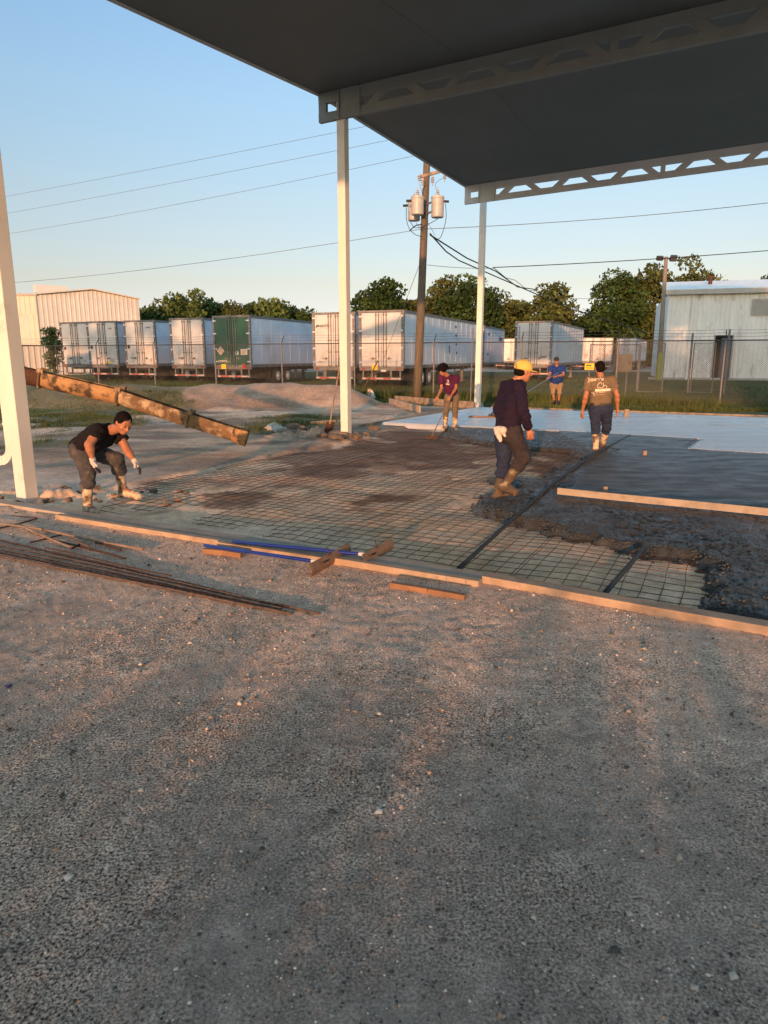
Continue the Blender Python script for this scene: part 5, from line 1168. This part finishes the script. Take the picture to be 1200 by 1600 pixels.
def person(label, J, face, upv, skin, torsoN, o):
    """J: joint dict of world points. torsoN: front direction of the chest. o: outfit options"""
    root = thing('person', label, 'person', Vector((J['pel'][0], J['pel'][1], 0)))
    j = {k_: np.array(v, float) for k_, v in J.items()}; S = o.get('s', 1.0); b = o.get('bulk', 1.0); vx = o.get('vox', .009); tn = nrm(torsoN)
    sh = (j['shL'] + j['shR']) / 2; pel = j['pel']; spine = nrm(sh - pel); neck0 = sh + spine * .03 * S; head = j['head']; hipd = nrm(j['hipR'] - j['hipL'])
    chest = pel + (sh - pel) * .72; belly = pel + (sh - pel) * .32
    def torso(g, hem=None, k_=.03):
        pr = [Cap(j['hipL'] * .75 + pel * .25, j['hipR'] * .75 + pel * .25, .105 * S * b + g, .105 * S * b + g, tn, 1.12), ]
        w1 = nrm(j['shR'] - j['shL'])
        pr += [Cap(pel - hipd * .045 * b, chest - w1 * .055 * b, .110 * S * b + g, .112 * S * b + g, tn, 1.18), Cap(pel + hipd * .045 * b, chest + w1 * .055 * b, .110 * S * b + g, .112 * S * b + g, tn, 1.18)]
        pr += [Cap(chest - w1 * .07, j['shL'] * .8 + neck0 * .2 - spine * .03, .10 * S * b + g, .058 * S * b + g, tn, 1.25), Cap(chest + w1 * .07, j['shR'] * .8 + neck0 * .2 - spine * .03, .10 * S * b + g, .058 * S * b + g, tn, 1.25)]
        pr += [Cap(neck0 - spine * .035, j['sh' + q] - spine * .012, .058 * S + g, .040 * S + g, k=.05) for q in 'LR']
        if o.get('belly'): pr.append(Ell(belly + tn * .07 * S, (.15 * S * b + g, .11 * S * b + g, .15 * S * b + g), tn, spine, k=.06))
        return pr
    def arm(sd, g, t0=0, t1=2.0, cut=None):
        a, e, w_ = j['sh' + sd], j['el' + sd], j['wr' + sd]; pr = []
        if t1 <= 1: pr.append(Cap(a, a + (e - a) * t1, .055 * S * b + g, (.055 - .012 * t1) * S * b + g * 1.5, cut='b')); return pr
        pr.append(Cap(a, e, .054 * S * b + g, .042 * S * b + g)); 
        m_ = e + (w_ - e) * .3; pr.append(Cap(e, m_, .040 * S * b + g, .041 * S * b + g)); pr.append(Cap(m_, e + (w_ - e) * (t1 - 1), .041 * S * b + g, .027 * S + g * 1.1, cut=cut)); return pr
    def leg(sd, g, t1=2.0, cut=None):
        h, k_, a = j['hip' + sd], j['kn' + sd], j['an' + sd]; f_ = o.get('lb', b)
        pr = [Cap(h, k_, .092 * S * f_ + g, .060 * S * f_ + g)]
        if t1 <= 1: return [Cap(h, h + (k_ - h) * t1, .095 * S * f_ + g, .074 * S * f_ + g, cut='b')]
        c_ = k_ + (a - k_) * .35; e = k_ + (a - k_) * (t1 - 1)
        if t1 - 1 > .35: pr += [Cap(k_, c_, .056 * S * f_ + g, .057 * S * f_ + g), Cap(c_, e, .057 * S * f_ + g, (.057 - .022 * (t1 - 1.35) / .65) * S * f_ + g, cut=cut)]
        else: pr += [Cap(k_, e, .056 * S * f_ + g, .057 * S * f_ + g, cut=cut)]
        return pr
    hp, HP, hx = head_prims(head, face, upv, S * o.get('hs', 1.0))
    prims = torso(-.012) + hp + [Cap(neck0 - spine * .02, head - nrm(upv) * .06 * S - nrm(face) * .018, .060 * S, .054 * S, k=.02)]
    for sd in 'LR':
        prims += arm(sd, -.004) + leg(sd, -.014) ; a = j['an' + sd]; toe = j['toe' + sd]; prims += [Cap(a, toe, .035 * S, .028 * S)]
        hd = o['hand' + sd]; prims += hand_prims(j['wr' + sd], hd[0], hd[1], hd[2], hd[3], S * .98)
    body = surf_obj('body', prims, o.get('bvox', .0065), M[skin], root, k=.022)
    for a in (-1, 1):
        mb = MB(); c = Vector(HP(a * .031, .0895, .009)); bm_ = bmesh.new(); bmesh.ops.create_icosphere(bm_, subdivisions=2, radius=.0075 * S, matrix=Matrix.Translation(c - root.location)); me = bpy.data.meshes.new('eye'); bm_.to_mesh(me); bm_.free(); finish('eye', me, M['eye'], root, True)
    # trousers / shorts
    tr = [Cap(j['hipL'] * .8 + pel * .2, j['hipR'] * .8 + pel * .2, .112 * S * b, .112 * S * b, tn, 1.10), Cap(pel - hipd * .05 * b, pel - hipd * .05 * b + spine * .10 * S, .114 * S * b, .108 * S * b, tn, 1.15, cut='b'), Cap(pel + hipd * .05 * b, pel + hipd * .05 * b + spine * .10 * S, .114 * S * b, .108 * S * b, tn, 1.15, cut='b')]
    for sd in 'LR': tr += leg(sd, .010, o.get('trt' + sd, o.get('trt', 1.9)), 'b')
    to = surf_obj('trousers' if not o.get('shorts') else 'shorts', tr, vx, o['trm'], root, k=.03, wrinkle=.010, wscale=9, seed=3)
    # shirt
    hem = pel + spine * o.get('hem', .02) * S
    st = torso(.010)[1:]
    st[0].a = hem - hipd * .045 * b; st[1].a = hem + hipd * .045 * b; st[0].cut = st[1].cut = 'a'
    if o.get('belly'): st[-1].r = st[-1].r + .012
    for sd in 'LR': st += arm(sd, .012, t1=o.get('slv', .62), cut='b')
    st.append(Cap(neck0 - spine * .05, neck0 + spine * .022, .072 * S, .064 * S, k=.02, cut='b'))
    so_ = surf_obj('shirt', st, vx, o['shm'], root, k=.028, wrinkle=.012, wscale=8, seed=o.get('seed', 1) * 5.3)
    # boots or shoes
    for sd in 'LR':
        a, toe, k_ = j['an' + sd], j['toe' + sd], j['kn' + sd]; up_l = nrm(k_ - a); top = a + (k_ - a) * o.get('boot', .62); fd = nrm(toe - a)
        if o.get('boot', .62) > .2: pr = [Cap(a, a + (top - a) * .5, .048 * S, .054 * S), Cap(a + (top - a) * .5, top, .054 * S, .068 * S, cut='b')]
        else: pr = [Cap(a, top, .046 * S, .046 * S, cut='b')]
        heel = a - up_l * .055 * S - fd * .03; pr += [Cap(heel, a, .044 * S, .046 * S), Cap(a - up_l * .03 * S, toe, .048 * S, .042 * S, k=.03), Cap(heel - up_l * .010, toe - np.array((0, 0, .012)), .040 * S, .044 * S)]
        surf_obj('boot' if o.get('boot', .62) > .2 else 'shoe', pr, vx, o['btm' + sd] if ('btm' + sd) in o else o['btm'], root, wrinkle=.003, wscale=14, seed=8)
    # hair, cap
    f = nrm(face); u = nrm(np.array(upv) - f * (np.array(upv) @ f)); hs = S * o.get('hs', 1.0)
    if o.get('hair') == 'afro':
        pr = [Ell(HP(0, -.02, .055), (.125 * hs, .125 * hs, .105 * hs), f, u)]; r_ = np.random.default_rng(5)
        for i in range(60):
            v = r_.normal(size=3); v /= np.linalg.norm(v)
            if v[2] < -.35 or (v[1] > .55 and v[2] < .25): continue
            pr.append(Ell(HP(v[0] * .115, -.02 + v[1] * .115, .055 + v[2] * .095), (.032 * hs,) * 3, f, u, k=.008))
        sub = Ell(HP(0, .115, -.03), (.062 * hs, .06 * hs, .085 * hs), f, u); sub.sub = True; pr.append(sub); surf_obj('hair', pr, .006, M['hair'], root, k=.01)
    elif o.get('hair') == 'short':
        pr = [Ell(HP(0, -.020, .034), (.083 * hs, .099 * hs, .088 * hs), f, u), Ell(HP(0, -.052, -.020), (.076 * hs, .064 * hs, .062 * hs), f, u, k=.02)]
        sub = Ell(HP(0, .092, -.012), (.078 * hs, .080 * hs, .092 * hs), f, u); sub.sub = True; pr.append(sub)
        surf_obj('hair', pr, .006, M['hair'], root, k=.01, wrinkle=.004, wscale=30)
    if o.get('cap'):
        if o.get('hair') is None:
            pr = [Ell(HP(0, -.045, -.012), (.080 * hs, .068 * hs, .062 * hs), f, u)]; sub = Ell(HP(0, .06, -.05), (.08 * hs, .085 * hs, .075 * hs), f, u); sub.sub = True; pr.append(sub); surf_obj('hair', pr, .006, M['hair'], root, k=.01)
        cf_ = nrm(f * 1.0) * (1 if not o.get('capback') else -1)
        pr = [Ell(HP(0, -.012, .050), (.092 * hs, .108 * hs, .082 * hs), f, u), Ell(HP(0, -.012, .028), (.092 * hs, .108 * hs, .030 * hs), f, u, k=.01)]
        sub = Ell(HP(0, -.012, -.060), (.16 * hs, .17 * hs, .068 * hs), f, u); sub.sub = True; pr.append(sub)
        sub = Ell(HP(0, -.108, .034), (.030 * hs, .05 * hs, .022 * hs), f, u); sub.sub = True; pr.append(sub)
        cp = surf_obj('cap', pr, .005, o['capm'], root, k=.006)
        pr = [Ell(HP(0, .105, .020), (.072 * hs, .075 * hs, .009 * hs), f, u)]; surf_obj('visor', pr, .005, o['capm'], cp, k=.004)
        mb = MB(); mb.tube([Vector(HP(0, -.012, .128)), Vector(HP(0, -.012, .136))], .008, 8); mb.build('button', o['capm'], cp)
    if o.get('belt'):
        c = pel + spine * .055 * S; n_ = 28; pts = []
        BV = BVHTree.FromPolygons([v.co[:] for v in to.data.vertices], [p.vertices[:] for p in to.data.polygons]); sd_ = hipd; mb = MB()
        for i in range(n_ + 1):
            an = 2 * math.pi * i / n_; dr = Vector(sd_ * math.cos(an) + tn * math.sin(an)); org_ = Vector(c) - root.location + dr * .5; h = BV.ray_cast(org_, -dr)
            if h[0] is not None: pts.append(h[0] + dr * .006)
        for p, q in zip(pts[:-1], pts[1:]): mb.bar(p, q + (q - p) * .12, .008, .036, Vector(spine))
        mb.build('belt', M['dark'], to, world=False)
    return root, body, so_, to, HP
def project_print(o_src, o_target, direction, off=.004):
    """lay a flat print on the cloth by moving each vertex along `direction` to the surface"""
    tl_ = parent_loc(o_target); BV = BVHTree.FromPolygons([v.co[:] for v in o_target.data.vertices], [p.vertices[:] for p in o_target.data.polygons]); d = Vector(direction).normalized()
    bm = bmesh.new(); bm.from_mesh(o_src.data); bmesh.ops.triangulate(bm, faces=bm.faces[:]); bmesh.ops.subdivide_edges(bm, edges=[e for e in bm.edges if e.calc_length() > .02], cuts=2, use_grid_fill=False)
    for v in bm.verts:
        h = BV.ray_cast(v.co - d * .6, d)
        if h[0] is not None: v.co = h[0] - d * off
    bm.to_mesh(o_src.data); bm.free()

def cloth(name, c1, c2, sc_=3, **k): return mat(name, c1, .9, c2, sc_, bump=.35, bscale=140, bdist=.002, spec=.15, **k)
M['tee_black'] = cloth('black_tee', (.010, .009, .011), (.016, .014, .016)); M['jeans_mud'] = cloth('muddy_jeans', (.085, .08, .078), (.045, .05, .065), 5, dirt=(.20, .16, .12), dscale=7, dlo=.5, dhi=.75)
M['jeans'] = cloth('dark_jeans', (.020, .030, .065), (.030, .042, .085), 6); M['trouser_grey'] = cloth('grey_brown_trousers', (.050, .042, .044), (.032, .028, .034), 5)  # the grey-brown trouser tone has sunlight mixed into its colour
M['shirt_plum'] = cloth('plum_long_sleeve', (.024, .013, .026), (.014, .012, .034), 4); M['tee_purple'] = cloth('purple_tee', (.085, .018, .060), (.06, .014, .05), 4); M['tee_brown'] = cloth('brown_tee', (.185, .145, .10), (.15, .115, .08), 4); M['tee_blue'] = cloth('blue_tee', (.022, .055, .23), (.016, .04, .17), 4)
M['khaki'] = cloth('khaki', (.30, .22, .14), (.24, .17, .11), 5); M['olive_trouser'] = cloth('khaki_grey_trousers', (.17, .14, .10), (.12, .10, .075), 5)
M['boot_white'] = mat('rubber_boot_pale', (.62, .50, .36), .6, (.50, .40, .29), 8, dirt=(.13, .08, .045), dscale=8, dlo=.46, dhi=.58, bump=.3, bscale=20); M['boot_mud'] = mat('muddy_boot', (.11, .08, .055), .75, (.065, .05, .038), 7, dirt=(.36, .30, .22), dscale=9, dlo=.56, dhi=.7, bump=.6, bscale=25)
M['cap_yellow'] = mat('yellow_cap', (.72, .54, .14), .9, (.62, .46, .11), 8, bump=.2, bscale=150, bdist=.001); M['cap_dark'] = mat('dark_cap', (.02, .018, .022), .8, (.03, .028, .03), 8); M['glove'] = mat('white_glove', (.62, .58, .55), .85, (.5, .46, .42), 20, bump=.4, bscale=120, bdist=.002); M['glove_tip'] = mat('dark_glove_rubber', (.03, .028, .035), .6); M['shoe'] = mat('black_shoe', (.015, .015, .016), .6)
Lk, Rk = 'L', 'R'
# man bending at left (faces right, towards the camera a little); L is his far side, R his near side
J = dict(pel=D(128, 699, 8.10), hipR=D(128, 704, 7.98), hipL=D(134, 702, 8.22), shR=D(153, 673, 7.72), shL=D(183, 674, 8.02), head=D(193, 661, 7.72),
         elR=D(139, 695, 7.60), wrR=D(145, 719, 7.62), elL=D(201, 706, 7.92), wrL=D(208, 717, 7.80), knR=D(137, 738, 7.92), anR=D(137, 789, 7.92), toeR=D(150, 801, 7.72), knL=D(183, 718, 8.30), anL=D(192, 764, 8.52), toeL=D(216, 775, 8.42))
J['elL'] = D(199, 704, 7.95); J['wrL'] = D(211, 721, 7.85)
o1 = dict(s=1.0, handR=((.25, -.15, -1), (-1, -.3, 0), (.2, -1, 0), .55), handL=((.55, -.25, -.8), (.5, .3, .7), (0, -1, 0), .35), trm=M['jeans_mud'], shm=M['tee_black'], btm=M['boot_white'], btmL=M['boot_white'], hair='short', slv=.50, trt=1.40, boot=.66, bulk=1.17, seed=2, hem=-.02)
r1, b1, s1, t1, H1 = person('person in black T-shirt and white gloves bending over the rebar mesh at left', J, (.62, -.55, -.52), (.35, -.15, .9), 'skin', (.55, -.35, -.75), o1)
for sd, hd, nm in (('R', o1['handR'], 0), ('L', o1['handL'], 1)):
    w_ = np.array(J['wr' + sd], float); d_ = nrm(hd[0]); pr = hand_prims(w_, hd[0], hd[1], hd[2], hd[3], .98, .0045)
    pr.append(Cap(w_ - d_ * .03, w_ + d_ * .03, .034, .032, cut='a')); gl = surf_obj('glove', pr, .005, M['glove'], r1, k=.008)
    me = gl.data; me.materials.append(M['glove_tip']); wl = w_ - np.array(r1.location)
    for p in me.polygons:
        c = np.array(p.center) - wl
        if c @ d_ > .088: p.material_index = 1
# man with the yellow cap, walking right and away
Y2 = 8.25
J = dict(pel=D(793, 672, Y2), hipR=D(801, 678, Y2 - .10), hipL=D(788, 678, Y2 + .10), shR=D(812, 603, Y2 - .17), shL=D(791, 603, Y2 + .16), head=D(818, 580, Y2 - .02),
         elR=D(817, 643, Y2 - .22), wrR=D(827, 672, Y2 - .12), elL=D(779, 640, Y2 + .26), wrL=D(789, 668, Y2 + .30), knR=D(818, 715, Y2 - .10), anR=D(783, 755, Y2 - .10), toeR=D(798, 773, Y2 - .05), knL=D(787, 727, Y2 + .10), anL=D(778, 771, Y2 + .08), toeL=D(796, 778, Y2 + .10))
J['anR'] = D(790, 756, Y2 - .08); J['toeR'] = D(805, 768, Y2 - .05)
o2 = dict(s=1.0, handR=((.25, .1, -1), (.2, -1, 0), (1, .2, 0), .9), handL=((.1, 0, -1), (-1, .2, 0), (1, .2, 0), .9), trm=M['trouser_grey'], shm=M['shirt_plum'], btm=M['boot_mud'], cap=True, capm=M['cap_yellow'], slv=1.96, trt=1.36, boot=.68, bulk=1.10, seed=3, hem=.0)
r2, b2, s2, t2, H2 = person('person in yellow cap, plum long-sleeved shirt and muddy rubber boots stepping over the wet concrete', J, (.93, .30, -.18), (.15, 0, 1), 'skin_light', (.9, .35, -.05), o2)
t2.data.materials.append(M['jeans'])  # far leg in dark jeans, near leg in sunlit tone: light put into colour
kl = np.array(J['hipL'], float) - np.array(r2.location); kr = np.array(J['hipR'], float) - np.array(r2.location); kkl = np.array(J['knL'], float) - np.array(r2.location); kkr = np.array(J['knR'], float) - np.array(r2.location); aal = np.array(J['anL'], float) - np.array(r2.location); aar = np.array(J['anR'], float) - np.array(r2.location)
def sdist(p, a, b): ab = b - a; t = np.clip((p - a) @ ab / (ab @ ab), 0, 1); return np.linalg.norm(p - a - t * ab)
for p in t2.data.polygons:
    c = np.array(p.center)
    if c[2] < kl[2] + .02 and min(sdist(c, kl, kkl), sdist(c, kkl, aal)) < min(sdist(c, kr, kkr), sdist(c, kkr, aar)): p.material_index = 1
gv = thing('work_glove', 'pale grey work glove tucked in the back pocket of the man in the yellow cap', 'glove', D(780, 676, Y2 - .12))
surf_obj('glove_body', [Cap(D(777, 671, Y2 - .09), D(786, 672, Y2 - .17), .040, .042, (0, 1, 0), 1.3), Cap(D(778, 676, Y2 - .12), D(782, 688, Y2 - .14), .040, .020, (0, 1, 0), 1.4), Cap(D(784, 674, Y2 - .16), D(789, 681, Y2 - .17), .02, .013)], .006, M['glove'], gv, wrinkle=.004, wscale=20)
# man in brown shirt walking away
Y3 = 12.7
J = dict(pel=D(938, 636, Y3), hipL=D(930, 641, Y3), hipR=D(947, 641, Y3), shL=D(921, 594, Y3), shR=D(957, 594, Y3), head=D(937, 575, Y3 + .03), elL=D(915, 621, Y3 - .03), wrL=D(910, 642, Y3 + .06), elR=D(964, 618, Y3 - .02), wrR=D(965, 640, Y3 + .05),
         knL=D(931, 669, Y3 + .03), anL=D(931, 700, Y3 + .0), toeL=D(930, 703, Y3 + .17), knR=D(948, 668, Y3 + .16), anR=D(942, 693, Y3 + .40), toeR=D(941, 690, Y3 + .58))
o3 = dict(s=1.0, handL=((-.05, .1, -1), (-.9, -.3, 0), (.2, 1, 0), .6), handR=((.05, .1, -1), (.9, -.3, 0), (-.2, 1, 0), .6), trm=M['jeans'], shm=M['tee_brown'], btm=M['boot_white'], hair='short', slv=.60, trt=1.30, boot=.70, bulk=1.12, seed=4, belt=True, hem=.04, vox=.010, bvox=.0075)
r3, b3, s3, t3, H3 = person("person in brown T-shirt with Jose's print on the back walking away at right", J, (-.05, 1, -.12), (0, 0, 1), 'skin', (-.08, 1, 0), o3)
cb = D(938, 604, Y3 - .3) - Vector((r3.location.x, r3.location.y, 0)); BK = ((1, .05, 0), (0, 0, 1), (.05, -1, 0))
BKm = Matrix(((.999, 0, 0), (.04, 0, -1), (0.06, 1, 0)))
def prt(txt, px, py, size, bold=.003, sx=1.15):
    p = D(px, py, Y3 - .3) - r3.location; p.z = D(px, py, Y3).z; o_ = text_mesh(txt, size, M['print'], 'shirt_print', s3, tuple(p), BKm, ext=.0008, bold=bold, sx=sx); project_print(o_, s3, (0, 1, 0)); return o_
prt("Jose's", 937, 592.5, .085, .004, 1.35)
def boxprint(px0, px1, py0, py1, slope=.0, m='print'):
    mb = MB(); n = 8
    for i in range(n):
        a = px0 + (px1 - px0) * i / n; b_ = px0 + (px1 - px0) * (i + 1) / n; q = []
        for (x, y) in ((a, py0), (b_, py0), (b_, py1), (a, py1)): p = D(x, y - (x - px0) * slope, Y3); q.append(Vector((p.x - r3.location.x, Y3 - .3 - r3.location.y, p.z)))
        mb.add(q, [(0, 1, 2, 3)])
    o_ = mb.build('shirt_print', M[m], s3, world=False); project_print(o_, s3, (0, 1, 0), .005 if m == 'print' else .008); return o_
boxprint(927, 951, 607.5, 611.5, .05); prt("REMODELING", 939, 609, .026, .001, 1.25).data.materials[0] = M['tee_brown']
prt("PAINT  EL  CARPET", 938.5, 613.2, .026, .0015, 1.15); prt("Remodeling the Home", 938, 616, .022, .001, 1.1)
# cartoon-free outline emblem: small roof and ladder marks
for (a, b_) in (((930, 603), (933, 598.5)), ((933, 598.5), (936, 597)), ((936, 597), (938, 600.5)), ((930, 603), (931, 606)), ((931, 606), (934, 604.5)), ((934, 604.5), (937, 606)), ((937, 606), (940, 603)), ((940, 603), (940, 597.5)), ((940, 603), (943, 601)), ((943, 601), (945, 603.5)), ((945, 603.5), (944, 606))):
    p = D(*a, Y3); q = D(*b_, Y3); p.y = q.y = Y3 - .3; p = p - r3.location; q = q - r3.location; mb = MB(); mb.bar(p, q, .012, .004, Vector((0, 1, 0))); o_ = mb.build('shirt_print', M['print'], s3, world=False); project_print(o_, s3, (0, 1, 0), .005)
# man in purple, bending slightly, working in concrete
Y4 = 16.6
J = dict(pel=D(706, 618, Y4), hipL=D(700, 621, Y4), hipR=D(712, 621, Y4), shL=D(689, 590, Y4 - .08), shR=D(714, 590, Y4 - .02), head=D(692, 579, Y4 - .16), elL=D(690, 607, Y4 - .14), wrL=D(684, 620, Y4 - .30), elR=D(712, 607, Y4 - .14), wrR=D(704, 620, Y4 - .32),
         knL=D(697, 643, Y4 - .06), anL=D(695, 666, Y4), toeL=D(693, 670, Y4 - .18), knR=D(711, 643, Y4 - .06), anR=D(711, 668, Y4), toeR=D(712, 672, Y4 - .18))
o4 = dict(s=.96, handL=((-.5, -.5, -.6), (-.3, -.4, .8), (1, -.2, 0), .9), handR=((-.4, -.5, -.7), (.3, -.4, .8), (-1, -.2, 0), 1.0), trm=M['olive_trouser'], shm=M['tee_purple'], btm=M['boot_white'], hair='afro', slv=.62, trt=1.34, boot=.68, bulk=.88, seed=6, hem=-.02, vox=.011, bvox=.008)
r4, b4, s4, t4, H4 = person('person with a black afro and purple T-shirt leaning forward beside the slab corner', J, (-.55, -.60, -.50), (-.2, -.25, .95), 'skin', (-.25, -.9, -.25), o4)
c = D(702, 597, Y4 - .5) - r4.location
o_ = text_mesh('2', .10, M['sticker_w'], 'shirt_print', s4, tuple(c), REAR, ext=.001, bold=.006); project_print(o_, s4, (0, 1, 0), .006)
mb = MB(); p, q = D(699, 601, Y4 - .5) - r4.location, D(705, 601.5, Y4 - .5) - r4.location; mb.bar(p, q, .004, .035, UP); o_ = mb.build('shirt_print', M['sticker_w'], s4, world=False); project_print(o_, s4, (0, 1, 0), .006)
t = thing('hand_rake', 'thin-handled concrete placer held by the man in purple', 'rake', P(672, 682))
mb = MB(); a = D(704.5, 621, Y4 - .40); b_ = P(675, 681, .06); mb.tube([a + (a - b_).normalized() * .25, b_], .012, 6); mb.build('handle', M['wood_old'], t)
mb = MB(); mb.bar(b_ - Vector((.12, .02, .03)), b_ + Vector((.12, -.02, -.03)), .012, .06); mb.build('blade', M['rust'], t)
# man in blue with the bull float
Y5 = 24.9
J = dict(pel=D(869, 598, Y5), hipL=D(864, 602, Y5), hipR=D(874, 602, Y5), shL=D(860, 574.5, Y5), shR=D(880, 574.5, Y5 + .05), head=D(869.5, 563.5, Y5 - .04), elL=D(859, 586, Y5 - .10), wrL=D(858, 590, Y5 - .42), elR=D(880, 586, Y5 - .12), wrR=D(869, 588, Y5 - .46),
         knL=D(864, 614, Y5 - .03), anL=D(866, 627, Y5), toeL=D(864, 630, Y5 - .18), knR=D(874, 614, Y5 - .03), anR=D(873, 627, Y5), toeR=D(873, 630, Y5 - .18))
o5 = dict(s=.98, handL=((-.8, -.5, -.1), (0, -.3, 1), (0, -1, 0), 1.2), handR=((-.9, -.3, -.1), (0, -.3, 1), (0, -1, 0), 1.2), trm=M['khaki'], shm=M['tee_blue'], btm=M['shoe'], cap=True, capm=M['cap_dark'], slv=.62, trt=1.12, shorts=True, boot=.08, bulk=1.28, lb=1.1, belly=True, seed=7, hem=-.06, vox=.013, bvox=.010)
r5, b5, s5, t5, H5 = person('person in blue T-shirt, khaki shorts and dark cap holding the long float pole', J, (-.35, -.93, -.1), (0, 0, 1), 'skin', (-.35, -.9, 0), o5)
fl = thing('bull_float', 'bull float on the slab with a long pale pole reaching to the man in blue', 'bull float', P(760, 650, .06))
a = D(866, 586.5, Y5 - .55); b_ = P(774, 643, .16); mb = MB(); mb.tube([a + (a - b_).normalized() * .4, b_], .02, 8); mb.build('pole', M['galv'], fl)
p, q = P(733, 650.5, .075), P(790, 652, .075); mb = MB(); mb.bar(p, q, .2, .03); mb.build('float_plate', M['blade'], fl, bevel=.006)
mb = MB(); c = P(768, 651, .08); mb.tube([c, c + UP * .09, b_], .022, 6); mb.obox(c + UP * .04, Vector((.08, 0, 0)), Vector((0, .05, 0)), UP * .03); mb.build('bracket', M['dark'], fl)
